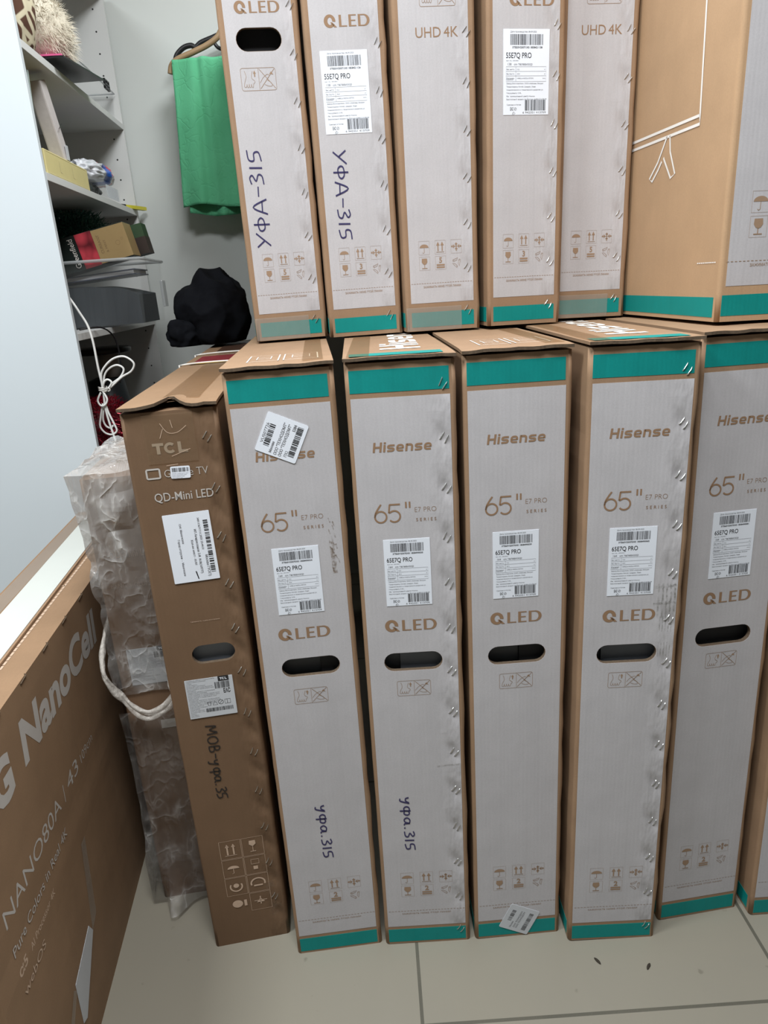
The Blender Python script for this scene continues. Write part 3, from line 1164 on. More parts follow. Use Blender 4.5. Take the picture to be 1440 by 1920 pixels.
def up_carton(x0, y0, yaw, side, t, label, kind, seed, number, L=1.15, wave=.0012, grayw=None, texts=(), label_at=None, note=None, hole=None, taped=False, st=None):
    """x0,y0 = front lower-left corner"""
    yr = R(yaw)
    cx, cy = x0 + math.cos(yr) * W2 / 2, y0 + math.sin(yr) * W2 / 2
    root = empty('tv_carton', (cx, cy, UZ + abs(t) * W2 / 2), (0, t, yr))
    tag(root, label, 'carton', 'smaller cartons stacked on the tall row')
    w2 = W2 / 2
    sh = -math.tan(R(side - yaw))
    hl = (hole[0] - w2, hole[1], hole[2], hole[3]) if hole else None
    carton_body(W2, H2, L, sh, hl, wave, seed, root)
    hole_panel('printed_panel', M['gray_up'], root, -w2 + .0105, .0505, w2 - .0115, .835, hole=hl)
    hole_panel('teal_band', M['teal'], root, -w2 + .0105, .0075, w2 - .0115, .0340)
    hole_panel('teal_band', M['teal'], root, -w2 + .0105, .845, w2 - .0115, .875)
    bm = bmesh.new()
    xa, xb = -w2 + sh * .012, -w2 + sh * (L - .02)
    q = [(xa, .012, .0075), (xb, L - .02, .0075), (xb, L - .02, .034), (xa, .012, .034)]
    v1 = [bm.verts.new(p) for p in q]
    v2 = [bm.verts.new((p[0] - .0004, p[1], p[2])) for p in q]
    bm.faces.new(v2)
    for i in range(4):
        bm.faces.new((v1[i], v1[(i + 1) % 4], v2[(i + 1) % 4], v2[i]))
    from_bm('teal_band', bm, M['teal'], root)
    if hole:
        bx('foam_insert', M['dark'], root, -w2 + .012, w2 - .012, .03, .06, hole[1] - .1, hole[1] + .1)  # near-black block stands in for the shade behind the hole
    for s_ in texts:
        if s_[0] == 'qled':
            qled(Ink(), s_[1] - w2, s_[2], .078, .0175).build('display_type_lettering', M['ink_brown'], root)
        elif s_[0] == 'uhd':
            Ink().text('UHD', s_[1] - w2, s_[2], .0150, .043, weight=.0).text('4K', s_[1] + .048 - w2, s_[2], .0150, .0245, weight=.0).build('display_type_lettering', M['ink_brown'], root)
        elif s_[0] == 'grip':
            link('grip_pictogram', shared_ink('grip_pictogram', grip_ink, M['ink_lines']), None, root, (s_[1] - w2, 0, s_[2])).scale = (1.13, 1, 1.3)
    o = link('handling_symbols', shared_ink('handling_symbols%d' % number, lambda: icon_ink(number), M['ink_lines']), None, root, (.029 - w2, 0, .1085))
    o.scale = (.86, 1, .95)
    k = Ink()
    uu = .0125
    while uu < .124:
        k.rect(uu - w2, .0850, uu + .0030 - w2, .0857)
        uu += .0048
    k.text('ЗАЖИМАТЬ НИЖЕ ЭТОЙ ЛИНИИ', .035 - w2, .0772, .0034, .070, weight=.01, res=2)
    k.build('clamp_line_print', M['ink_lines'], root)
    if label_at:
        product_label(root, label_at[0] - w2, label_at[1], '55', label_at[2], .0815, .1285)
    if note:
        hand_note(root, 'УФА-315', note[3], note[0] - w2, note[1], note[4], .0022, length=note[2])
    s0 = st or (.1175, .1260)
    staples(root, [(s0[0] + (s0[1] - s0[0]) * i / 7 - w2, .0345 + i * .0753) for i in range(8)], seed)
    if taped:
        k = Ink().rect(-w2 + .001, .001, w2 - .035, .043)
        k.build('packing_tape', M['tape_clear'], root, -.0012)
    return root


up_carton(-.2238, 1.43, 8, 8.5, -.004, 'carton in the upper row with an open grip hole, leftmost of the row', '55', 11, 5,
          texts=(('qled', .030, .551), ('grip', .0285, .4325)), note=(.0475, .172, .17, .0245, False), hole=(.067, .511, .0785, .0355), taped=True)
up_carton(-.0782, 1.40, 5, 5, 0.0, 'upper row carton with a white label and blue writing beneath it', '55', 12, 3,
          texts=(('qled', .0355, .5115),), label_at=(.0240, .4765, '3TE55V25071X0 1858421126'), note=(.0330, .3215, .152, .0225, True))
up_carton(.0675, 1.38, 4, 4.9, .008, 'plain upper row carton between the two white-labelled cartons', '55', 13, 5,
          texts=(('uhd', .0385, .4800), ('grip', .047, .525)), taped=True)
up_carton(.2182, 1.365, 9, 4.6, .019, 'upper row carton with a white label and no handwriting', '55', 14, 3,
          texts=(('qled', .0395, .5135),), label_at=(.0290, .4795, '3TE55V25071X0 1858421138'))
up_carton(.3580, 1.432, 3, 3, .023, 'shaded upper row carton wedged beside the big orange-brown carton', '55', 15, 5,
          texts=(('uhd', .036, .4795), ('grip', .044, .526)), taped=True)

# large carton at the right end of the upper row, turned so its broad side shows
yr = R(3)
W6, L6, H6 = .17, .95, .80
root = empty('tv_carton', (.5211 + math.cos(yr) * W6 / 2, 1.102 + math.sin(yr) * W6 / 2, UZ), (0, .020, yr))
tag(root, 'large orange-brown carton with a white line drawing of a television on its side', 'carton')
carton_body(W6, H6, L6, 0, None, .0008, 16, root, M['kraft_orange'])
w6 = W6 / 2
hole_panel('printed_panel', M['gray'], root, -w6 + .0105, .0515, w6 - .012, .75)
hole_panel('teal_band', M['teal'], root, -w6 + .0065, .0085, w6 - .012, .0385)


def side_fn(u, z):
    return (-w6 - .0006, u, z)


bm = bmesh.new()
box(bm, -w6 - .0005, -w6, .012, L6 - .02, .0065, .0360)
from_bm('teal_band', bm, M['teal'], root)
k = Ink()
k.line([(.108, .70), (.105, .4526), (.0985, .3001), (.0975, .2880), (.3160, .2920), (.60, .2975)], .0044)
k.line([(.0985, .3001), (.3170, .3045), (.60, .310)], .0044)
k.line([(.207, .2910), (.2370, .2560), (.2680, .2330), (.2560, .2280), (.2350, .2430), (.2220, .2550)], .0042)
k.line([(.197, .2905), (.192, .2650), (.1700, .2290), (.1850, .2245), (.2130, .2560), (.2160, .2600)], .0042)
k.build('television_drawing', M['ink_white'], root, fn=side_fn)
k = Ink()
uu = .014
while uu < .072:
    k.rect(uu, .0855, uu + .0042, .0872)
    uu += .0058
k.build('clamp_line_print', M['ink_white'], root, fn=side_fn)
k = Ink()
uu = .0085
while uu < .155:
    k.rect(uu - w6, .0855, uu + .0038 - w6, .0864)
    uu += .0062
k.text('ЗАЖИМАТЬ НИЖЕ ЭТОЙ ЛИНИИ', .0445 - w6, .0780, .0040, .085, weight=.01, res=2)
k.build('clamp_line_print', M['ink_lines'], root)
o = link('handling_symbols', shared_ink('handling_symbols5', lambda: icon_ink(5), M['ink_lines']), None, root, (.0385 - w6, 0, .1185))
o.scale = (1.15, 1, 1.18)

# ------------------------------------------------------------------ brown carton (left of the row)
W3, H3, L3 = .1395, 1.0075, 1.36
bx0, by0, byaw = -.3727, 1.029, R(8.2)


def tcl_mark(k, u, z, w, h):
    s_ = w / (3.2 * h)
    t = h * .25
    k.rect(u, z + h - t, u + 1.02 * h * s_, z + h).rect(u + (.51 * h - t * .62) * s_, z, u + (.51 * h + t * .62) * s_, z + h - t)
    cu = u + 1.60 * h * s_
    pts = [(cu + (.5 * h - t * .5) * s_ * 1.1 * math.cos(R(a)), z + h / 2 + (h / 2 - t / 2) * math.sin(R(a))) for a in range(42, 319, 12)]
    k.line(pts, t)
    x = u + 2.32 * h * s_
    k.rect(x, z, x + t * 1.25 * s_, z + h).rect(x + t * 1.25 * s_, z, u + w, z + t)
    return k


def brown_front(root, w2, mat_ink, full=True):
    k = tcl_mark(Ink(), .0390 - w2, .9445, .0505, .0165)
    k.build('brand_lettering', mat_ink, root)
    k = Ink()
    k.frame(.0245 - w2, .9085, .0435 - w2, .9225, .0026, .002)
    k.build('screen_logo', mat_ink, root)
    k = Ink().text('Google TV', .0500 - w2, .9085, .0115, .0640, weight=-.01)
    k.build('system_lettering', mat_ink, root)
    k = Ink().text('QD-Mini LED', .0300 - w2, .8720, .0130, .0870, weight=.004)
    k.build('display_type_lettering', mat_ink, root)


root = empty('tv_carton', (bx0 + math.cos(byaw) * W3 / 2, by0 + math.sin(byaw) * W3 / 2, 0), (0, 0, byaw))
tag(root, 'brown carton with white lettering and a cut grip hole, left of the grey cartons', 'carton')
BR = root
w3 = W3 / 2
shB = -math.tan(R(5.3) - byaw)
hT = (.0800, .6085, .0690, .0330)
carton_body(W3, H3, L3, shB, (hT[0] - w3, hT[1], hT[2], hT[3]), .0012, 21, root, M['kraft_brown'])
bx('foam_insert', plain('blue_grey_foam', (.27, .295, .34), .45, var=.05), root, -w3 + .045, w3 - .012, .018, .05, hT[1] - .08, hT[1] + .08)
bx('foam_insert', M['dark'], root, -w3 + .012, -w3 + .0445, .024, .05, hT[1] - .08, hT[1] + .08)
brown_front(root, w3, M['ink_gray'])
flap_lid(root, W3, L3, shB, H3 + .002, 31, torn=True, mat=M['kraft_lg'])
LB = H3 + .0095
# brown tape lengthwise over the top, a printed patch and two strings round the carton
Ink().rect(-.018, .045, .040, 1.25).build('packing_tape', M['tape'], root, fn=lambda u, z: (u + shB * z, z, LB + .0012))
Ink().rect(-.05, .62, .05, .80).build('printed_patch', plain('red_patch', (.22, .02, .03), .4, var=.6, scale=40), root, fn=lambda u, z: (u + shB * z, z, LB + .0018))
Ink().rect(-.055, .60, .045, .635).build('printed_patch', plain('yellow_patch', (.5, .30, .03), .4, var=.3, scale=40), root, fn=lambda u, z: (u + shB * z, z, LB + .0019))
Ink().rect(-.03, .90, .055, 1.3).build('packing_tape', plain('dark_brown_tape', (.085, .045, .03), .3, var=.2), root, fn=lambda u, z: (u + shB * z, z, LB + .0017))
for yy, dy in ((.585, .03), (.84, .05)):
    bm = bmesh.new()
    pts = []
    for i in range(13):
        f = i / 12
        pts.append((-w3 - .003 + (W3 + .006) * f + shB * (yy + dy * f), yy + dy * f + .012 * math.sin(f * 5), LB + .0035))
    pts = [(pts[0][0], pts[0][1], .6)] + pts + [(pts[-1][0], pts[-1][1], .6)]
    tube(bm, pts, .0022, 6)
    from_bm('tie_string', bm, M['string'], root, smooth=True)
# tape folded down over the front
k = Ink().rect(.030 - w3, .930, .1030 - w3, H3 - .004)
k.build('packing_tape', M['tape'], root, -.0010)
for ln in ([(.055, .990), (.064, .976), (.078, .975), (.092, .984)], [(.070, .994), (.072, .982)], [(.058, .982), (.052, .968)], [(.065, .940), (.093, .949)], [(.055, .9265), (.072, .9275)]):
    Ink().line([(p.x - w3, p.y) for p in spline([(a, b, 0) for a, b in ln], 5)], .0008).build('tape_crease', M['ink_tan'], root, -.0014)
# small barcode sticker over the system name
kt = Ink()
for q in range(4):
    kt.text('артикул телевизор 55 заказ', -.0125, -.0020 - q * .0022, .0012, .024 - q * .003, res=1)
sticker(root, 'barcode_sticker', .0735 - w3, .9145, .0285, .0185, -2, M['sticker'],
        [('barcode', Ink().barcode(-.012, .0010, .0125, .0072, 41, 45), M['ink_black']), ('label_text', kt, M['ink_small'])], rad=.0022)
# big white shipping label printed sideways
kt = Ink()
for s_, u, z, h_, ln in (('1241 Махачкала', -.0125, .0400, .0030, .032), ('Город отгрузки  -  Махачкала', -.0185, .0150, .0030, .060), ('ИП Амирасланов З.Ф. RUB(169777)', .0080, .0290, .0034, .073),
                         ('Кол-во мест - 01/01', .0010, .0120, .0032, .041), ('3401136717.11.2025 23:44:31', .0155, .0470, .0030, .052), ('Москва ГУСКТ)', .0185, -.0145, .0038, .036)):
    kt.text(s_, u, z, h_, ln, rot=-90, res=2, weight=.01)
bars = Ink().barcode(.0235, -.0440, .0305, .0420, 51, 61, vert=False)
pen_k = Ink().poly([(-.0005, -.0395), (.0015, -.040), (.0035, -.0530), (.0020, -.0530)])
sticker(root, 'shipping_label', .0720 - w3, .7940, .0700, .1130, 1.2, M['sticker'], [('barcode', bars, M['ink_black']), ('label_text', kt, M['ink_small']), ('pen_dash', pen_k, M['ink_black'])], rad=.001)
# line of print that stood under the square code
Ink().text('Серийный No. и дата изготовления', .0520 - w3, .6675, .0020, .046, res=1).build('small_print', M['ink_tan'], root)
# conformity label with the black badge
kt = Ink()
rr = random.Random(3)
for i, ln in enumerate((.052, .036, .010, .020, .034, .047, .049, .016, .05, .035, .058, .058, .052, .018, .056, .058, .056, .052, .026, .032, .018, .026, .040, .010, .014, .015)):
    z = .0345 - i * .0027
    kt.text(rr.choice(('Изготовитель, адрес и страна производства', 'Телевизор цветного изображения', 'Импортер и служба поддержки клиентов', 'Срок службы и гарантийный срок')), -.0365, z, .0013, ln * .88, res=1)
k2 = Ink().text('ЕАС', .0215, .0055, .0075, .0110, weight=.03)
k2.ring(.0145, -.0110, .0040, .0006).line([(.0115, -.014), (.0175, -.008)], .0006)
k2.line([(.0010, -.0150), (.0048, -.0075), (.0088, -.0150), (.0010, -.0150)], .0008)
k2.frame(.0210, -.0150, .0300, -.0070, .0006).line([(.0250, -.0150), (.0250, -.0070)], .0006)
k2.line([(-.0070, -.0085), (-.0065, -.0150), (-.0025, -.0150), (-.0020, -.0085)], .0007).line([(-.008, -.0085), (-.001, -.0085)], .0007)
bars = (Ink().barcode(.0085, .0150, .0325, .0270, 61, 59), Ink().barcode(-.0110, -.0270, .0330, -.0200, 62, 95))
badge = Ink().rect(.0150, .0280, .0325, .0372)
bt = tcl_mark(Ink(), .0180, .0305, .0115, .0042)
lb = sticker(root, 'conformity_label', .0650 - w3, .5290, .0775, .0725, 0, M['sticker_dull'], [('barcode', bars[0], M['ink_black']), ('barcode', bars[1], M['ink_black']), ('label_text', kt, M['ink_small']), ('label_symbols', k2, M['ink_black']), ('badge', badge, M['ink_black'])], rad=.0008)
bt.build('badge_text', M['sticker'], lb, -.0007)
hand_note(root, 'МОВ-уфа.35', .0175, .0480 - w3, .4750, True, .0021, M['marker_black'], length=.150)
# eight handling marks in two framed columns
k = Ink()
for i in range(2):
    for j in range(4):
        u, z = .0365 - w3 + i * .0395, .1010 + (3 - j) * .0415 - .030
        if not (i == 0 and j == 3):
            k.frame(u, z, u + .0375, z + .0395, .0008)
u0, z0 = .0365 - w3, .071
for d in (.013, .024):
    k.rect(u0 + d - .0014, z0 + .1335, u0 + d + .0014, z0 + .153).poly([(u0 + d - .0035, z0 + .150), (u0 + d + .0035, z0 + .150), (u0 + d, z0 + .157)])
k.rect(u0 + .008, z0 + .1315, u0 + .029, z0 + .1325)
k.disc(u0 + .0185, z0 + .102, .0105, .0065, 0, 180).line([(u0 + .0185, z0 + .103), (u0 + .0185, z0 + .092), (u0 + .0155, z0 + .091)], .001)
k.ring(u0 + .0185, z0 + .061, .0105, .0028, 150, 390).disc(u0 + .0185, z0 + .063, .005)
k.disc(u0 + .016, z0 + .021, .0095, .0085).rect(u0 + .028, z0 + .014, u0 + .033, z0 + .028)
u1 = u0 + .0395
k.poly([(u1 + .013, z0 + .157), (u1 + .024, z0 + .157), (u1 + .0245, z0 + .149), (u1 + .0185, z0 + .144), (u1 + .0125, z0 + .149)]).rect(u1 + .018, z0 + .134, u1 + .019, z0 + .145).rect(u1 + .0135, z0 + .1325, u1 + .0235, z0 + .134)
k.frame(u1 + .0115, z0 + .105, u1 + .0255, z0 + .115, .001).rect(u1 + .0145, z0 + .0925, u1 + .0225, z0 + .100)
k.ring(u1 + .0185, z0 + .061, .0125, .003, -20, 200, rz=.011).rect(u1 + .0105, z0 + .054, u1 + .0265, z0 + .0575)
k.rect(u1 + .007, z0 + .020, u1 + .030, z0 + .0215).rect(u1 + .0175, z0 + .012, u1 + .0195, z0 + .030).poly([(u1 + .011, z0 + .0165), (u1 + .026, z0 + .0165), (u1 + .0185, z0 + .026)])
k.build('handling_symbols', M['ink_tan'], root)
k = Ink()
for i in range(30):
    u, z = .118 + rng.gauss(0, .006) - w3, .055 + rng.uniform(0, .085)
    k.disc(u, z, rng.uniform(.002, .006), rng.uniform(.003, .008), n=8)
k.build('scuff_mark', alpha_mat('pale_scuff', (.35, .27, .2), 0, .8, noise_scale=120, lo=0, hi=.15), root, -.0006)
staples(root, [(.1195 - w3 + .004 * (i % 2) * .3, .9640 - i * .0790) for i in range(12)], 33)

# ------------------------------------------------------------------ second brown carton in its plastic bag
root = empty('wrapped_carton', (-.505 + .052, 1.160, 0), (0, 0, R(7.2)))
tag(root, 'brown carton inside a crumpled clear plastic bag, left of the brown carton', 'carton')
W4, H4, L4 = .102, .885, 1.05
w4 = W4 / 2
carton_body(W4, H4, L4, 0, None, .0008, 41, root, M['kraft_brown2'])
Ink().text('QD-Mini LED', .0240 - w4, .7420, .0125, .0760, weight=.004).build('display_type_lettering', M['ink_faint'], root)
Ink().text('BANG & OLUFSEN', .0180 - w4, .6860, .0078, .080, weight=.0).text('Audio by', .060 - w4, .7000, .0050, .03).build('audio_lettering', M['ink_faint'], root)
kt = Ink()
for i in range(24):
    kt.text(rr.choice(('Изготовитель, адрес и страна производства', 'Импортер и служба поддержки клиентов')), -.0365, .0345 - i * .0028, .0013, rr.uniform(.02, .058), res=1)
lb = sticker(root, 'conformity_label', .0600 - w4, .5290, .0775, .0725, 0, M['sticker_dull'],
             [('barcode', Ink().barcode(.0085, .0150, .0325, .0270, 61, 59), M['ink_black']), ('label_text', kt, M['ink_small']), ('badge', Ink().rect(.0150, .0280, .0325, .0372), M['ink_black'])], rad=.0008)
tcl_mark(Ink(), .0180, .0305, .0115, .0042).build('badge_text', M['sticker'], lb, -.0007)
Ink().rect(.058 - w4, .395, .096 - w4, .413).build('packing_tape', M['ink_gray'], root, -.0008)


def bag(name, prof, z0, z1, nu, nz, amp, parent, mat, seed, top=False, zf=1.0):
    """crumpled film: a closed sleeve round the carton swept between z0 and z1; prof(z) gives the gap to the board"""
    bm = bmesh.new()
    xl, xr, yf, yb = -w4, w4, 0.0, L4
    per = []
    segs = [((xl, yf + .30), (xl, yf), 14), ((xl, yf), (xr, yf), 26), ((xr, yf), (xr, yf + .30), 8)]
    for (a, b, n) in segs:
        for i in range(n):
            f = i / n
            per.append((a[0] + (b[0] - a[0]) * f, a[1] + (b[1] - a[1]) * f))
    per.append((xr, yf + .30))
    rows = []
    for j in range(nz + 1):
        z = z0 + (z1 - z0) * j / nz
        row = []
        for i, (x, y) in enumerate(per):
            g = prof(z, x, y)
            dx = -1 if x <= xl + 1e-6 else (1 if x >= xr - 1e-6 else 0)
            dy = -1 if y <= yf + 1e-6 else 0
            if x <= xl + .02 and y < .06:
                dx = min(dx, -.6)
            p = Vector((x * 9 + seed, y * 9, z * 7 * zf))
            dd, _ = mnoise.voronoi(p * .95)
            d2, _ = mnoise.voronoi(p * 2.3 + Vector((3, 1, 2)))
            d = g + amp * (1.5 * (dd[1] - dd[0]) - .6 + .9 * (d2[1] - d2[0]) - .3)
            d = max(d, .0035)
            if dx < 0 and z < .67:
                d = min(d, .017)
            sx = .12 if dx > 0 else 1
            row.append(bm.verts.new((x + dx * d * sx, y + dy * d, max(.004, z + amp * .6 * mnoise.noise(p * 2.3 + Vector((9, 9, 9)))))))
        rows.append(row)
    if top:
        c = []
        for s_ in (.86, .6, .3, .05):
            row = []
            for i, v in enumerate(rows[-1]):
                tgt = Vector((0, .2, H4 + .012))
                q = v.co.lerp(tgt, 1 - s_)
                q.z = H4 + .008 + (1 - s_) * .02 + amp * 1.1 * (1 - abs(mnoise.noise(Vector((q.x * 20 + seed, q.y * 20, 1)))) * 2)
                row.append(bm.verts.new(q))
            rows.append(row)
    for a, b in zip(rows[:-1], rows[1:]):
        for i in range(len(a) - 1):
            bm.faces.new((a[i], a[i + 1], b[i + 1], b[i]))
    return from_bm(name, bm, mat, parent, smooth=False)


bg = bag('plastic_bag', lambda z, x, y: .005 + .007 * max(0, (z - .45) / .45) + (.004 if x < -w4 + .02 else 0), .475, .895, 40, 52, .010, root, M['film'], 3.7, top=True)
bg['label'] = 'clear crumpled plastic bag'
lowbag = bag('plastic_bag', lambda z, x, y: .008 + .02 * max(0, (.16 - z) / .16) + (.007 if x < -w4 + .02 else 0) + (.055 * max(0, (.11 - z) / .11) ** 1.5 * math.exp(-((x + .022) / .03) ** 2) if y < .001 else 0), .012, .44, 40, 40, .009, root, M['film'], 8.1, zf=.3)
lowbag['label'] = 'clear plastic sheet hanging round the carton foot'
bm = bmesh.new()
pts = spline([(-w4 - .022, .12, .60), (-w4 - .020, -.015, .545), (-w4 + .006, -.026, .485), (-w4 + .035, -.030, .452), (-w4 + .062, -.030, .447), (-w4 + .095, -.024, .472), (w4 - .012, -.016, .500), (w4 - .008, -.012, .515)], 12)
for q in range(3):
    pq = [p + Vector((mnoise.noise(p * 30 + Vector((q * 5, 0, 0))) * .004, -.003 * (q == 0) + mnoise.noise(p * 22 + Vector((q * 7, 3, 0))) * .003, (q - 1) * .006 + mnoise.noise(p * 25 + Vector((q * 3, 9, 0))) * .004)) for p in pts]
    tube(bm, pq, [.0040 + .0022 * mnoise.noise(p * 40) for p in pq], 7)
rim = from_bm('rolled_rim', bm, M['film_thick'], bg, smooth=True)

# ------------------------------------------------------------------ carton lying on its long side at the left edge
ly = R(5.75)
W5, L5, H5 = .162, 1.14, .651
P0 = Vector((-.5407, .8954, 0))
al = Vector((-math.sin(ly), math.cos(ly), 0))
nr = Vector((math.cos(ly), math.sin(ly), 0))
org = P0 + al * (-.237) - nr * (W5 / 2)
root = empty('tv_carton', org, (0, 0, ly))
tag(root, 'low brown carton at the left edge with big slanted lettering, under a white strip', 'carton')
LGC = root
w5 = W5 / 2
carton_body(W5, H5, L5, 0, None, .0008, 51, root, M['kraft_lg'])


def lg(u, z):
    return (w5 + .0006, u + .237, z)


k = Ink()
k.text('G', -.128, .5380, .0560, .062, weight=.05, shear=.05)
k.build('brand_lettering', M['ink_gray'], root, fn=lg)
k = Ink().text('NanoCell', -.0260, .5420, .0600, .3880, weight=.035, shear=.16, res=5)
k.build('series_lettering', M['ink_gray'], root, fn=lg)
k = Ink().text('NANO80A', -.1790, .4035, .0270, .2290, weight=-.005).line([(.0690, .4000), (.0720, .4300)], .0022)
k.text('43', .0890, .4040, .0260, .0560, weight=.0).text('109cm', .1620, .4040, .0170, .0700, weight=-.01)
k.build('model_lettering', M['ink_gray'], root, fn=lg)
k = Ink().text('Pure Colors in Real 4K', -.1790, .3560, .0150, .2260, weight=.0)
k.build('slogan_lettering', M['ink_gray'], root, fn=lg)
k = Ink().text('AI Processor 4K', -.1370, .3210, .0110, .1000, weight=.0)
k.text('α5', -.1790, .3210, .0150, .0270, weight=.02)
k.build('processor_lettering', M['ink_tan'], root, fn=lg)
k = Ink().text('webOS', -.1790, .2890, .0130, .0800)
k.build('system_lettering', M['ink_tan'], root, fn=lg)
# a label and film marks low on the side
bm = bmesh.new()
q = [(-.055, .075), (-.050, .150), (.040, .172), (.052, .150), (-.040, .068)]
v1 = [bm.verts.new(lg(u, z)) for u, z in q]
v2 = [bm.verts.new((lg(u, z)[0] + .0005, lg(u, z)[1], z)) for u, z in q]
bm.faces.new(v2)
for i in range(5):
    bm.faces.new((v1[i], v1[(i + 1) % 5], v2[(i + 1) % 5], v2[i]))
from_bm('side_label', bm, M['sticker_dull'], root)
for q in ([(.05, .150), (.085, .30), (.105, .30), (.080, .16)], [(-.20, .03), (-.06, .15), (-.05, .14), (-.18, .02)]):
    Ink().poly(q).build('packing_tape', M['tape_clear'], root, fn=lambda u, z: (w5 + .0011, u + .237, z))
# staples along the top crease, printed lines and tape on top
bm = bmesh.new()
for i in range(11):
    s_ = i * .098 + .06
    tube(bm, [(w5 - .001, s_, H5 - .006), (w5 + .0012, s_, H5 - .003), (w5 + .0012, s_ + .022, H5 - .001), (w5 - .001, s_ + .022, H5 + .001)], .0009, 5)
from_bm('crease_stitch', bm, M['edge'], root)


def lgtop(u, s_):
    return (u, s_, H5 + .0006)


k = Ink()
for i, u in enumerate((.008, .017, .026, .035)):
    s_ = .30
    while s_ < L5 - .05:
        k.rect(u, s_, u + .0042, s_ + .012)
        s_ += .0145
k.rect(.012, .62, .037, .624).rect(.012, .48, .026, .484)
k.build('printed_lines', M['ink_tan'], root, fn=lgtop)
Ink().rect(-.076, .10, -.045, L5 - .03).build('packing_tape', M['tape_clear'], root, fn=lambda u, s_: (u, s_, H5 + .0009))

# white-faced board strip lying on it
a = Vector((-.684, 1.146, H5)); b = Vector((-.745, 1.691, H5))
d = (b - a).normalized()
nq = Vector((d.y, -d.x, 0))
root = empty('board_strip', a - d * .40, (0, 0, math.atan2(-d.x, d.y)))
tag(root, 'white-faced flat cardboard strip lying along the top of the low brown carton', 'cardboard strip')
bm = bmesh.new()
box(bm, .0, .0690, 0, 1.00, .0012, .0050)
from_bm('board_core', bm, M['kraft'], root)
bm = bmesh.new()
box(bm, .0005, .0650, 0.0005, .9995, .0050, .0064)
from_bm('white_face', bm, plain('white_face_paper', (.53, .55, .515), .5, var=.03, scale=12), root)

# ------------------------------------------------------------------ room
def grid_floor():
    t = NT('floor_tiles').set(.42, 0, .45)
    v = t.obj()
    br = t.n('ShaderNodeTexBrick')
    br.offset = 0.0
    br.squash = 1.0
    mp = t.n('ShaderNodeMapping')
    mp.inputs['Location'].default_value = (-.0035, -.8535, 0)
    t.l(v, mp.inputs['Vector'])
    t.l(mp.outputs[0], br.inputs['Vector'])
    br.inputs['Color1'].default_value = (.255, .237, .192, 1)
    br.inputs['Color2'].default_value = (.25, .232, .188, 1)
    br.inputs['Mortar'].default_value = (.10, .095, .075, 1)
    br.inputs['Scale'].default_value = 1.0
    br.inputs['Mortar Size'].default_value = .0032
    br.inputs['Mortar Smooth'].default_value = .15
    br.inputs['Brick Width'].default_value = .6105
    br.inputs['Row Height'].default_value = .6105
    c = t.mixc(t.math('MULTIPLY', t.ramp(t.noise(3.2, 6, v, .65), .45, .75), .16), br.outputs['Color'], (.30, .27, .20))
    spots = t.ramp(t.noise(42, 2, v, .4), .735, .80)
    c = t.mixc(t.math('MULTIPLY', spots, .5), c, (.12, .105, .08))
    c = t.mixc(t.math('MULTIPLY', t.ramp(t.noise(500, 1, v), .5, .8), .12), c, (.25, .23, .18))
    t.l(c, t.b.inputs['Base Color'])
    t.bump(br.outputs['Fac'], -.4, .001)
    return t.m


XL, XR, YF, YB = -2.0, 2.3, -2.6, 2.80


def plane_box(name, mat, x0, x1, y0, y1, z0, z1):
    return struct(bx(name, mat, None, x0, x1, y0, y1, z0, z1))


wallm = plain('wall_paint', (.60, .63, .61), .75, var=.025, scale=6)
shopm = plain('shop_wall_paint', (.22, .225, .225), .75, var=.05, scale=3)
plane_box('floor', grid_floor(), XL, XR, YF, YB, -.06, 0)
plane_box('ceiling', plain('ceiling_paint', (.78, .79, .78), .8, var=.01), XL, XR, YF, YB, CEIL, CEIL + .06)
plane_box('wall_back', wallm, XL, XR, YB, YB + .1, 0, CEIL)
plane_box('wall_left', shopm, XL - .1, XL, YF, YB, 0, CEIL)
plane_box('wall_right', shopm, XR, XR + .1, YF, YB, 0, CEIL)
plane_box('wall_front', shopm, XL, XR, YF - .1, YF, 0, CEIL)

# ------------------------------------------------------------------ open shelf cabinet
EY = math.atan2(.066, .998)
cab = empty('shelf_cabinet', (-.739, 1.85, 0), (0, 0, EY))
tag(cab, 'white open shelf cabinet with a plain side panel facing the viewer', 'shelf unit')
CD, CL, CT = .335, .893, 2.13
bx('side_panel', M['white_paint'], cab, -CD, 0, -.004, .012, 0, CT, .0008)
bm = bmesh.new()
box(bm, -CD, 0, CL, CL + .016, 0, CT)
fp_ = from_bm('side_panel', bm, M['shelf_white'], cab)
bm = bmesh.new()
for z in [0.62 + .032 * 0] + [.80 + i * .064 for i in range(24)]:
    for x in (-.037,):
        for zz in (z,):
            n = 10
            ring = [bm.verts.new((x + .0028 * math.cos(2 * PI * q / n), CL - .0004, zz + .0028 * math.sin(2 * PI * q / n))) for q in range(n)]
            bm.faces.new(ring)
from_bm('pin_hole', bm, M['black_plastic'], cab)['kind'] = 'stuff'
bx('back_panel', M['shelf_white'], cab, -CD - .006, -CD, -.004, CL + .016, .05, CT)
for z in (.06, .735, 1.094, 1.467, 1.741, CT):
    bx('shelf', M['shelf_white'], cab, -CD, 0, .012, CL, z - .0175, z, .0006)


def cabp(x, s_, z):
    """cabinet coordinates: x out of the opening (+) or in (-), s along the front, z up -> world"""
    c, sn = math.cos(EY), math.sin(EY)
    return Vector((-.739 + x * c - s_ * sn, 1.85 + x * sn + s_ * c, z))


S1, S2, S3, S4 = 1.741, 1.467, 1.094, .735


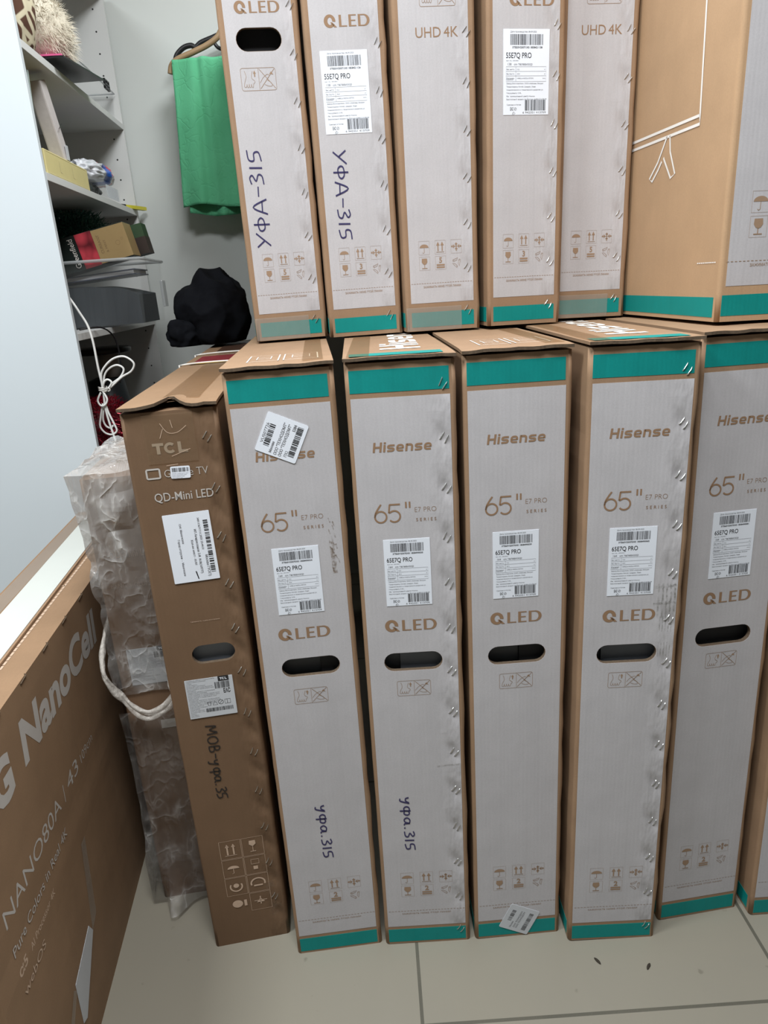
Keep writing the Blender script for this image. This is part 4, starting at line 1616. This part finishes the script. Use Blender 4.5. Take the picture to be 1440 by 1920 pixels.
def crumple(name, mat, cx, cy, cz, rx, ry, rz, amp, freq, seed, parent=None, sub=5, flat=0.0, fine=0.0):
    bm = bmesh.new()
    bmesh.ops.create_icosphere(bm, subdivisions=sub, radius=1)
    for v in bm.verts:
        p = v.co.copy()
        d = 1 + amp * (1 - 2 * abs(mnoise.noise(p * freq + Vector((seed, seed * 2, 0))))) + amp * .5 * mnoise.noise(p * freq * 2.3 + Vector((seed, 0, 5))) + fine * (1 - 3 * abs(mnoise.noise(Vector((p.x * 2.2, p.y * 2.2, p.z * 5)) * 1.7 + Vector((seed, 7, 1)))))
        q = p * d
        if q.z < -.75 + flat:
            q.z = -.75 + flat + (q.z + .75 - flat) * .1
        v.co = (cx + q.x * rx, cy + q.y * ry, cz + q.z * rz)
    return from_bm(name, bm, mat, parent, smooth=True)


def at(name, p, rot=0):
    return empty(name, p, (0, 0, EY + rot))


# top shelf: clear tub with a cream fur hat, spotted cloth, black tray
tub = at('plastic_tub', cabp(-.012, .505, S1 + .0005))
tag(tub, 'low clear plastic tub at the front of the highest visible shelf', 'plastic tub')


def open_bin(root, x0, x1, y0, y1, h, t, taper=0.012, rim=.006):
    bm = bmesh.new()
    lo = [(x0 + taper, y0 + taper), (x1 - taper, y0 + taper), (x1 - taper, y1 - taper), (x0 + taper, y1 - taper)]
    hi = [(x0, y0), (x1, y0), (x1, y1), (x0, y1)]
    li = [(x0 + taper + t, y0 + taper + t), (x1 - taper - t, y0 + taper + t), (x1 - taper - t, y1 - taper - t), (x0 + taper + t, y1 - taper - t)]
    hi2 = [(x0 + t, y0 + t), (x1 - t, y0 + t), (x1 - t, y1 - t), (x0 + t, y1 - t)]
    A_ = [bm.verts.new((*p, 0)) for p in lo]
    B_ = [bm.verts.new((*p, h)) for p in hi]
    C_ = [bm.verts.new((*p, t)) for p in li]
    D_ = [bm.verts.new((*p, h)) for p in hi2]
    bm.faces.new(A_[::-1])
    bm.faces.new(C_)
    for i in range(4):
        j = (i + 1) % 4
        bm.faces.new((A_[i], A_[j], B_[j], B_[i]))
        bm.faces.new((C_[j], C_[i], D_[i], D_[j]))
        bm.faces.new((B_[i], B_[j], D_[j], D_[i]))
    from_bm('tub_wall', bm, M['clear_plastic'], root)
    bm = bmesh.new()
    pts = [(x0 - .003, y0 - .003, h), (x1 + .003, y0 - .003, h), (x1 + .003, y1 + .003, h), (x0 - .003, y1 + .003, h)]
    dense = []
    for i in range(4):
        a_, b_ = Vector(pts[i]), Vector(pts[(i + 1) % 4])
        for q in range(6):
            dense.append(a_.lerp(b_, q / 6))
    tube(bm, dense, rim * .5, 6, closed=True)
    from_bm('tub_rim', bm, M['clear_rim'], root, smooth=True)


open_bin(tub, -.27, 0, 0, .37, .088, .002, .006, .005)


def hair_object(name, body_mat, p, rx, ry, rz, seed, n, length, mat):
    o = crumple(name, body_mat, 0, 0, 0, rx, ry, rz, .12, 2.2, seed, sub=4)
    o.location = p
    r = random.Random(seed)
    bm = bmesh.new()
    for i in range(n):
        u = r.uniform(0, 2 * PI)
        w = r.uniform(-.7, 1)
        s_ = math.sqrt(max(0, 1 - w * w))
        d = Vector((s_ * math.cos(u), s_ * math.sin(u), w))
        b0 = Vector((d.x * rx, d.y * ry, d.z * rz)) * r.uniform(.95, 1.1)
        tip = b0 + (d * .6 + Vector((r.uniform(-.5, .5), r.uniform(-.5, .5), r.uniform(-.9, .2)))) * length
        if tip.z < -rz * .82:
            continue
        side = d.orthogonal().normalized() * .0007
        mid = (b0 + tip) / 2 + d * length * .15
        vs = [bm.verts.new(q) for q in (b0 - side, b0 + side, mid + side * .8, tip, mid - side * .8)]
        bm.faces.new(vs)
    from_bm('pile', bm, mat, o)['kind'] = 'stuff'
    return o


cream = plain('cream_fur', (.66, .61, .50), .9, var=.2, scale=60)
o = hair_object('fur_hat', cream, cabp(-.068, .355, S1 + .112), .082, .095, .086, 5, 5200, .026, cream)
tag(o, 'cream furry hat beside the clear tub on the highest visible shelf', 'hat')
t = NT('spotted_plush').set(.9, 0, .2)
vv = t.n('ShaderNodeTexVoronoi')
vv.feature = 'DISTANCE_TO_EDGE'
t.l(t.obj(), vv.inputs['Vector'])
vv.inputs['Scale'].default_value = 26
t.l(t.mixc(t.ramp(vv.outputs['Distance'], .10, .16), (.55, .50, .36), (.09, .045, .03)), t.b.inputs['Base Color'])
o = crumple('plush_toy', t.m, 0, 0, 0, .062, .07, .115, .08, 1.8, 3, sub=4)
o.location = cabp(-.060, .130, S1 + .100)
tag(o, 'brown-spotted cream plush toy beside the side panel on the highest visible shelf', 'plush toy')
tr = at('tray', cabp(.012, .32, S1 + .002))
tag(tr, 'flat black folder sticking out below the furry hat', 'folder')
bm = bmesh.new()
vs = [(-.06, -.10, .012), (.018, -.10, .016), (.044, .17, .028), (-.05, .15, .02)]
a_ = [bm.verts.new(v) for v in vs]
b_ = [bm.verts.new((v[0], v[1], v[2] + .004)) for v in vs]
bm.faces.new(a_[::-1])
bm.faces.new(b_)
for i in range(4):
    bm.faces.new((a_[i], a_[(i + 1) % 4], b_[(i + 1) % 4], b_[i]))
from_bm('cover', bm, M['black_plastic'], tr)
bx('pink_tab', plain('pink_card', (.75, .12, .30), .5), tr, -.045, .012, -.095, .0, .0215, .0255)
o = at('tub_clip', cabp(-.008, .79, S1 + .080))
tag(o, 'small black clip on the rim of the clear tub', 'clip')
bm = bmesh.new()
for z in (0, .012, .024):
    box(bm, -.004, .003, -.026, .026, z, z + .004)
for y in (-.026, -.002, .022):
    box(bm, -.004, .003, y, y + .004, 0, .028)
from_bm('clip_body', bm, M['black_plastic'], o)

# middle shelf
o = at('storage_carton', cabp(-.005, .04, S2 + .0005))
tag(o, 'low pale yellow box on the shelf beside the white side panel', 'box')
ym = plain('pale_yellow_card', (.62, .55, .26), .55, var=.05)
bx('box_body', ym, o, -.16, 0, 0, .335, 0, .056, .002)
k = Ink()
for y in (.10, .20):
    k.line([(y, .018), (y, .044)], .0016).line([(y, .018), (y + .012, .0165)], .0016)
k.line([(.012, .053), (.322, .053)], .001).line([(.012, .004), (.322, .004)], .001)
k.build('score_lines', plain('score_line', (.72, .66, .40), .5), o, fn=lambda u, z: (.0006, u, z))
o = at('foam_slab', cabp(-.012, .235, S2 + .0575))
tag(o, 'grey foam slab in film leaning upright behind the pale yellow box', 'foam slab')
bm = bmesh.new()
box(bm, -.036, -.0, -.012, .036, 0, .185, 0, .004)
so = from_bm('slab', bm, plain('grey_foam_slab', (.50, .47, .46), .8, var=.12, scale=120), o)
so.rotation_euler = (R(16), R(-4), 0)
so2 = bx('paper_tag', M['sticker_dull'], o, .0002, .0012, .0, .022, .004, .040)
bm = bmesh.new()
tube(bm, spline([(.0008, -.024, .072), (.0014, -.012, .080), (.0008, .006, .090)], 4), .0008, 5)
from_bm('rubber_band', bm, M['black_plastic'], o)
o.rotation_euler.x = 0
o = crumple('cable_bundle', plain('dark_film_bundle', (.03, .035, .045), .25, var=.6, scale=40), 0, 0, 0, .045, .055, .085, .22, 3.1, 8, sub=5)
o.location = cabp(-.115, .15, S2 + .145)
tag(o, 'dark film-wrapped bundle between the grey foam slab and the side panel', 'bundle')
o = at('folder_sheet', cabp(-.02, .06, S2 + .0575))
tag(o, 'pale green plastic sheet standing against the side panel inside the shelf', 'sheet')
f_ = bx('sheet', plain('pale_green_sheet', (.35, .42, .40), .3), o, -.09, 0, -.004, .0, 0, .175)
f_.rotation_euler = (R(-9), 0, 0)
# clear food boxes with dark contents
o = at('plastic_tray', cabp(-.008, .40, S2 + .0005))
tag(o, 'clear ribbed plastic box with dark contents on the shelf beside the pale yellow box', 'plastic box')
bm = bmesh.new()
box(bm, -.15, .0, 0, .33, 0, .050, 0, .012)
from_bm('box_wall', bm, M['clear_plastic'], o)
bm = bmesh.new()
for i in range(14):
    y = .17 + i * .0095
    box(bm, -.002, .0015, y, y + .002, .008, .044)
from_bm('rib', bm, M['clear_rim'], o)
o2 = at('cable_coil', cabp(-.02, .42, S2 + .004))
tag(o2, 'dark coiled cables inside the clear ribbed plastic box', 'cables')
bm = bmesh.new()
for i in range(9):
    r_ = random.Random(i)
    pts = [(-.065 + .045 * math.cos(a) + r_.uniform(-.006, .006), .14 + .115 * math.sin(a) + r_.uniform(-.01, .01), .008 + .0036 * i) for a in [q * .4 for q in range(16)]]
    tube(bm, spline(pts, 3), .0045, 6)
from_bm('coil', bm, plain('dark_cable', (.02, .022, .022), .4, var=.4), o2, smooth=True)
# film bag with blue and red print
pk = NT('printed_film').set(.3, 0, .6)
sx = pk.n('ShaderNodeSeparateXYZ')
pk.l(pk.obj(), sx.inputs[0])
yy = sx.outputs[1]
zz = sx.outputs[2]
blue = pk.math('MULTIPLY', pk.math('GREATER_THAN', yy, -.03), pk.math('LESS_THAN', yy, .035))
red = pk.math('MULTIPLY', pk.math('GREATER_THAN', pk.math('ADD', yy, zz), .035), pk.math('LESS_THAN', pk.math('ADD', yy, zz), .058))
c = pk.mixc(blue, (.62, .64, .68), (.02, .09, .42))
c = pk.mixc(red, c, (.55, .04, .06))
pk.l(c, pk.b.inputs['Base Color'])
o = crumple('film_bag', pk.m, 0, 0, 0, .05, .135, .034, .16, 2.6, 4, sub=5)
o.location = cabp(-.055, .60, S2 + .078)
o.rotation_euler = (0, 0, EY)
tag(o, 'white plastic bag with blue and red print lying on the clear box', 'plastic bag')
o = at('utility_knife', cabp(-.010, .84, S2 + .0045), R(-24))
tag(o, 'yellow utility knife with black end at the far corner of the shelf', 'knife')
bm = bmesh.new()
for (yA, yB, wA, wB) in ((-.03, .02, .010, .012), (.02, .085, .012, .007)):
    vs = []
    for y, w_ in ((yA, wA), (yB, wB)):
        vs.append([bm.verts.new((sx_ * w_, y, z_)) for sx_, z_ in ((-1, -.004), (1, -.004), (1, .007), (-1, .007))])
    for q in range(4):
        bm.faces.new((vs[0][q], vs[0][(q + 1) % 4], vs[1][(q + 1) % 4], vs[1][q]))
    bm.faces.new(vs[0][::-1])
    bm.faces.new(vs[1])
from_bm('handle', bm, plain('yellow_plastic', (.60, .55, .05), .4), o)
bx('blade_end', M['black_plastic'], o, -.009, .009, -.085, -.03, -.003, .008)

# tinsel shelf
def tinsel(name, p, rx, ry, rz, n, seed, mat, core, blade=.03):
    o = crumple(name, core, 0, 0, 0, rx * .62, ry * .62, rz * .62, .15, 2.4, seed, sub=3)
    o.location = p
    r = random.Random(seed)
    bm = bmesh.new()
    for i in range(n):
        d = Vector((r.gauss(0, 1), r.gauss(0, 1), r.gauss(0, 1))).normalized()
        b0 = Vector((d.x * rx, d.y * ry, d.z * rz)) * r.uniform(.6, .95)
        if b0.z < -rz * .75:
            b0.z = -rz * .75
        b0.z = min(b0.z, rz * .76)
        dd = (d + Vector((r.uniform(-1, 1), r.uniform(-1, 1), r.uniform(-1, 1)))).normalized()
        tip = b0 + dd * blade * r.uniform(.5, 1)
        tip.z = max(-rz * .78, min(rz * .80, tip.z))
        sd = dd.orthogonal().normalized() * .0013
        bm.faces.new([bm.verts.new(q) for q in (b0 - sd, b0 + sd, tip + sd * .4, tip - sd * .4)])
    from_bm('tinsel_blades', bm, mat, o)['kind'] = 'stuff'
    return o


green = plain('dark_green_tinsel', (.03, .13, .10), .3, .3, var=.6, scale=200)
o = tinsel('tinsel_garland', cabp(-.15, .625, S3 + .272), .12, .15, .098, 3400, 6, green, plain('green_core', (.012, .045, .036), .8))
tag(o, 'dark green tinsel garland filling the shelf behind the tea box', 'garland')

# big translucent storage bin sticking out of the shelf
sb = at('storage_bin', cabp(.115, .30, S3 + .0008))
tag(sb, 'large clear storage bin with dark contents sticking out of the shelf', 'storage bin')
open_bin(sb, -.40, 0, 0, .30, .183, .0025, .012, .009)
bx('latch', M['clear_rim'], sb, -.001, .008, .235, .28, .045, .125, .002)
o = at('clothing_pile', cabp(.06, .36, S3 + .006))
tag(o, 'dark folded cloth packed inside the large clear storage bin', 'cloth')
bm = bmesh.new()
nx, ny = 22, 14
g = {}
for s_ in (0, 1):
    for i in range(nx + 1):
        for j in range(ny + 1):
            x = -.30 + .335 * i / nx
            y = -.040 + .225 * j / ny
            z = .0 if s_ == 0 else .113 + .008 * mnoise.noise((x * 14, y * 14, 2)) - .03 * (i / nx) ** 4
            g[s_, i, j] = bm.verts.new((x, y + (.004 * mnoise.noise((x * 30, z * 30, 1)) if j in (0, ny) else 0), z))
for i in range(nx):
    for j in range(ny):
        for s_ in (0, 1):
            bm.faces.new((g[s_, i, j], g[s_, i + 1, j], g[s_, i + 1, j + 1], g[s_, i, j + 1]))
for i in range(nx):
    for j in (0, ny):
        bm.faces.new((g[0, i, j], g[0, i + 1, j], g[1, i + 1, j], g[1, i, j]))
for j in range(ny):
    for i in (0, nx):
        bm.faces.new((g[0, i, j], g[0, i, j + 1], g[1, i, j + 1], g[1, i, j]))
from_bm('cloth', bm, plain('dark_navy_cloth', (.018, .024, .032), .7, var=.4, scale=25), o, smooth=False)
o = at('notebook', cabp(-.02, .345, S3 + .136), 0)
tag(o, 'dark notebook with white page edges lying tilted in the storage bin', 'notebook')
o.rotation_euler = (0, R(-4), EY)
bx('pages', M['sticker_dull'], o, -.155, .105, .002, .16, .003, .013)
bx('cover', plain('navy_cover', (.03, .035, .07), .4), o, -.16, .110, 0, .165, .0, .003)
bx('cover', plain('navy_cover_top', (.03, .035, .07), .4), o, -.16, .110, 0, .165, .013, .016)
# tea box
tb = empty('tea_box', cabp(.10, .315, S3 + .192), (0, R(-11.5), EY))
tag(tb, 'black tea box with red berries and a gold panel, tilted on the storage bin', 'tea box')
berry = NT('berry_print').set(.35, 0, .5)
vo = berry.n('ShaderNodeTexVoronoi')
vo.inputs['Scale'].default_value = 30
berry.l(berry.obj(), vo.inputs['Vector'])
berry.l(berry.mixc(berry.ramp(vo.outputs['Distance'], .25, .85), (.50, .05, .07), (.10, .01, .015)), berry.b.inputs['Base Color'])
bx('box_body', plain('black_card', (.012, .018, .016), .35), tb, -.235, 0, .0, .09, 0, .095, .001)
bx('gold_panel', plain('gold_card', (.40, .28, .13), .38, .25, var=.06), tb, -.093, .0006, -.0008, .085, .003, .0925)
bx('berry_picture', berry.m, tb, -.141, -.0935, -.0007, 0, .001, .094)
Ink().text('Greenfield', -.150, .008, .0150, .078, rot=90, res=4).build('brand_lettering', M['ink_white'], tb, -.0009)
k = Ink().text('CURRANT', -.075, .028, .008, .05, rot=90).text('& MINT', -.062, .028, .006, .034, rot=90).ring(-.030, .045, .006, .0006).frame(-.018, .05, -.013, .055, .0006)
k.build('panel_lettering', plain('brown_panel_ink', (.22, .14, .07), .5), tb, -.0011)
o = at('green_lid', cabp(.112, .42, S3 + .202))
tag(o, 'dark green and brown carton lid standing behind the tea box', 'carton')
o.rotation_euler = (0, R(-10), EY)
bx('panel', plain('dark_green_card', (.035, .075, .035), .45), o, -.10, .012, 0, .06, .0, .085)
bx('panel', plain('dark_brown_card', (.05, .035, .03), .45), o, -.10, .0126, .0, .0606, .0, .048)

# lower bay: round-topped stand, red tinsel
o = at('round_stand', cabp(-.095, .50, S4 + .0005))
tag(o, 'black round-topped stand on a pale stem in the bay below the storage bin', 'stand')
bm = bmesh.new()


def lathe(bm, prof, seg=28, cx=0, cy=0):
    rows = []
    for r_, z in prof:
        rows.append([bm.verts.new((cx + r_ * math.cos(2 * PI * q / seg), cy + r_ * math.sin(2 * PI * q / seg), z)) for q in range(seg)])
    for a_, b_ in zip(rows[:-1], rows[1:]):
        for q in range(seg):
            bm.faces.new((a_[q], a_[(q + 1) % seg], b_[(q + 1) % seg], b_[q]))
    bm.faces.new(rows[0][::-1])
    bm.faces.new(rows[-1])


lathe(bm, ((.085, .275), (.092, .278), (.092, .288), (.085, .293), (.03, .295)))
from_bm('round_top', bm, M['black_plastic'], o, smooth=True)
bm = bmesh.new()
lathe(bm, ((.026, .20), (.030, .235), (.030, .275)), cx=.02)
from_bm('stem', bm, plain('pale_stem', (.42, .40, .37), .5), o, smooth=True)
bm = bmesh.new()
lathe(bm, ((.075, 0), (.078, .01), (.055, .19), (.03, .20)))
from_bm('base', bm, plain('dark_base', (.02, .025, .028), .4), o, smooth=True)
red = plain('red_tinsel', (.22, .008, .02), .22, .5, var=.7, scale=200)
o = tinsel('tinsel_garland', cabp(-.06, .24, S4 + .083), .085, .15, .105, 3000, 9, red, plain('red_core', (.07, .004, .008), .7))
tag(o, 'red tinsel garland at the bottom of the shelf bay behind the hanging cable', 'garland')

# hanging white cable with a gathered bundle
cb = empty('cable', (-.72, 1.9, .95))
tag(cb, 'white cable hanging in a tied bundle beside the shelf side panel', 'cable')


def wp(lst, dy=0.0):
    return [Vector((x + .72, y_ - 1.9 + dy, z - .95)) for x, y_, z in lst]


bm = bmesh.new()
main = wp([(-.790, 1.93, 1.22), (-.751, 1.90, 1.169), (-.738, 1.895, 1.146), (-.722, 1.892, 1.112), (-.716, 1.892, 1.071), (-.7165, 1.895, 1.003), (-.716, 1.90, .95), (-.719, 1.90, .90), (-.716, 1.90, .86), (-.707, 1.90, .80), (-.705, 1.91, .76)])
tube(bm, spline(main, 8), .0030, 8)
loops = [
    [(-.716, 1.897, .945), (-.712, 1.895, .985), (-.696, 1.893, 1.008), (-.671, 1.892, 1.025), (-.643, 1.892, 1.028), (-.622, 1.893, 1.010), (-.632, 1.895, .990), (-.660, 1.897, .976), (-.690, 1.90, .955), (-.712, 1.90, .94)],
    [(-.717, 1.902, .945), (-.706, 1.90, .982), (-.690, 1.90, 1.000), (-.668, 1.90, 1.007), (-.653, 1.90, .996), (-.665, 1.90, .976), (-.690, 1.90, .960), (-.714, 1.903, .938)],
    [(-.720, 1.90, .945), (-.709, 1.898, .966), (-.699, 1.898, .972), (-.690, 1.898, .964), (-.700, 1.898, .950), (-.716, 1.90, .94)],
    [(-.722, 1.896, .94), (-.733, 1.894, .920), (-.727, 1.893, .906), (-.715, 1.893, .908), (-.708, 1.894, .922), (-.716, 1.896, .942)],
    [(-.724, 1.90, .91), (-.736, 1.90, .875), (-.742, 1.90, .850), (-.732, 1.90, .832), (-.715, 1.90, .826), (-.700, 1.90, .835), (-.704, 1.90, .855), (-.713, 1.90, .885), (-.717, 1.90, .91)],
    [(-.722, 1.904, .91), (-.732, 1.904, .87), (-.728, 1.904, .85), (-.716, 1.904, .843), (-.708, 1.904, .85)],
]
for lp in loops:
    tube(bm, spline(wp(lp), 8), .0027, 8)
from_bm('cord', bm, M['white_cable'], cb, smooth=True)
bm = bmesh.new()
for q in range(3):
    tube(bm, [(.003 + .011 * math.cos(a), .002 + .009 * math.sin(a), -.006 + q * .004 + .002 * math.sin(a * 2)) for a in [2 * PI * i / 14 for i in range(14)]], .0012, 6, closed=True)
tube(bm, spline([(.012, -.004, -.002), (.022, -.006, .000), (.024, -.006, -.006), (.018, -.006, -.008)], 4), .0012, 6)
from_bm('tie_wire', bm, M['string'], cb, smooth=True)
o = empty('cable', cabp(.004, .15, 1.05))
tag(o, 'thin dark cable looping over the shelf edge under the storage bin', 'cable')
bm = bmesh.new()
tube(bm, spline([(-.03, -.03, .050), (.006, .01, .052), (.016, .06, .036), (.020, .09, .005), (.018, .10, -.06), (.006, .10, -.11)], 8), .0024, 6)
from_bm('cord', bm, M['black_plastic'], o, smooth=True)

# ------------------------------------------------------------------ towel on hangers at the back wall
hk = empty('wall_hook', (-.305, YB - .0, 2.045))
tag(hk, 'small hook on the back wall behind the stacked cartons', 'hook')
bm = bmesh.new()
tube(bm, spline([(0, 0, 0), (0, -.06, -.005), (0, -.12, .002), (0, -.14, .03)], 6), .006, 8)
from_bm('hook_rod', bm, M['steel'], hk, smooth=True)


def hanger(name, label, mat, y, pts, r, hookz):
    o = empty(name, (-.305, y, 2.045))
    tag(o, label, 'hanger')
    bm = bmesh.new()
    sp = spline(pts, 10)
    tube(bm, sp, r, 8)
    mir = [Vector((-p.x, p.y, p.z)) for p in sp]
    tube(bm, mir, r, 8)
    from_bm('arms', bm, mat, o, smooth=True)
    bm = bmesh.new()
    tube(bm, spline([(0, 0, pts[-1][2]), (0, 0, -.02), (.015, 0, .012), (0, 0, .03), (-.018, 0, .02)], 6), .0025, 6)
    from_bm('hook', bm, M['steel'], o, smooth=True)
    return o


hanger('clothes_hanger', 'beige clothes hanger carrying the green towel', M['beige_rod'], 2.675,
       [(-.292, 0, -.182), (-.284, 0, -.158), (-.262, 0, -.142), (-.21, 0, -.125), (-.162, 0, -.108), (-.125, 0, -.088), (-.095, 0, -.060), (0, 0, -.035)], .0095, 0)
bh = hanger('clothes_hanger', 'black plastic clothes hanger behind the beige one', M['black_plastic'], 2.735,
            [(-.285, 0, -.135), (-.275, 0, -.112), (-.250, 0, -.093), (-.225, 0, -.088), (-.21, 0, -.094), (-.19, 0, -.082), (-.15, 0, -.07), (-.10, 0, -.055), (0, 0, -.03)], .0085, 0)
bm = bmesh.new()
tube(bm, spline([(-.145, 0, -.088), (-.135, -.0, -.10), (-.115, 0, -.105), (-.05, 0, -.10), (.10, 0, -.105)], 6), .006, 8)
from_bm('lower_bar', bm, M['black_plastic'], bh, smooth=True)

tw = NT('green_towel').set(.95, 0, .1)
v = tw.obj()
tw.l(tw.mixc(tw.noise(9, 3, v), (.10, .43, .225), (.14, .51, .285)), tw.b.inputs['Base Color'])
vo = tw.n('ShaderNodeTexVoronoi')
vo.feature = 'DISTANCE_TO_EDGE'
vo.inputs['Scale'].default_value = 17
wn = tw.n('ShaderNodeTexNoise')
wn.inputs['Scale'].default_value = 14
tw.l(v, wn.inputs['Vector'])
tw.l(tw.mixc(.12, v, wn.outputs['Color']), vo.inputs['Vector'])
hgt = tw.math('ADD', tw.math('MULTIPLY', tw.ramp(vo.outputs['Distance'], 0, .06), .7), tw.math('MULTIPLY', tw.noise(320, 2, v), .5))
tw.bump(hgt, .35, .003)


def towel_layer(parent, x0, x1, ztop, zbot, y, seed, nx=46, nz=50, name='towel_layer'):
    bm = bmesh.new()
    g = {}
    for s_ in (0, 1):
        for j in range(nz + 1):
            f = j / nz
            for i in range(nx + 1):
                u = i / nx
                x = x0 + (x1 - x0) * u - .018 * f * (1 - u) - .012 * f
                z = ztop + (zbot - ztop) * f + .008 * math.sin(u * 7 + seed) * f
                wv = .012 * math.sin(u * 16 + 1.6 * math.sin(f * 2.2 + seed)) * (.35 + .65 * f) * (1 - u * .4) + .006 * mnoise.noise((u * 5, f * 5, seed)) - .013 * math.exp(-((u - .36 - .04 * f) / .05) ** 2) + .008 * math.exp(-((u - .27 - .02 * f) / .03) ** 2)
                g[s_, j, i] = bm.verts.new((x, y + wv - (.004 if s_ == 0 else 0), z))
    for j in range(nz):
        for i in range(nx):
            bm.faces.new((g[0, j, i], g[0, j + 1, i], g[0, j + 1, i + 1], g[0, j, i + 1]))
            bm.faces.new((g[1, j, i], g[1, j, i + 1], g[1, j + 1, i + 1], g[1, j + 1, i]))
    for j in range(nz):
        for i in (0, nx):
            bm.faces.new((g[0, j, i], g[1, j, i], g[1, j + 1, i], g[0, j + 1, i]))
    for i in range(nx):
        for j in (0, nz):
            bm.faces.new((g[0, j, i], g[0, j, i + 1], g[1, j, i + 1], g[1, j, i]))
    return from_bm(name, bm, tw.m, parent, smooth=True)


to = empty('towel', (-.405, 2.675, 1.66))
tag(to, 'green terry towel hanging from the beige hanger against the back wall', 'towel')
towel_layer(to, -.178, .12, .238, -.205, -.018, .3)
towel_layer(to, -.160, .12, .236, -.228, .012, 2.0)

# black jacket heaped on the far end of the cartons
blackcloth = plain('black_cloth', (.006, .0065, .0085), .95, spec=.08, var=.4, scale=30)
o = crumple('jacket', blackcloth, 0, 0, 0, .095, .12, .115, .17, 1.25, 2.2, sub=6, fine=.008)
o.location = (-.472, 2.24, LB + .096)
tag(o, 'black jacket heaped on top of the cartons near the back wall', 'jacket')
o = crumple('sleeve', blackcloth, -.075, -.05, -.050, .05, .06, .05, .2, 1.4, 6.1, parent=o, sub=5, fine=.01)

# ------------------------------------------------------------------ crumbs on the floor
for i, (x, y, rz, lb_) in enumerate(((.3195, .9455, .5, 'dark crumb on the floor tile below the foremost grey carton'), (.4035, .9285, 2.5, 'dark sliver on the floor tile near the front grout line'))):
    o = crumple('debris', plain('dark_crumb', (.035, .028, .02), .9, var=.3), 0, 0, 0, .0022, .0062, .0016, .3, 2, i + 1, sub=2)
    o.location = (x, y, .0012)
    o.rotation_euler = (0, 0, rz)
    tag(o, lb_, 'crumb')

bpy.data.objects.remove(FO, do_unlink=True)
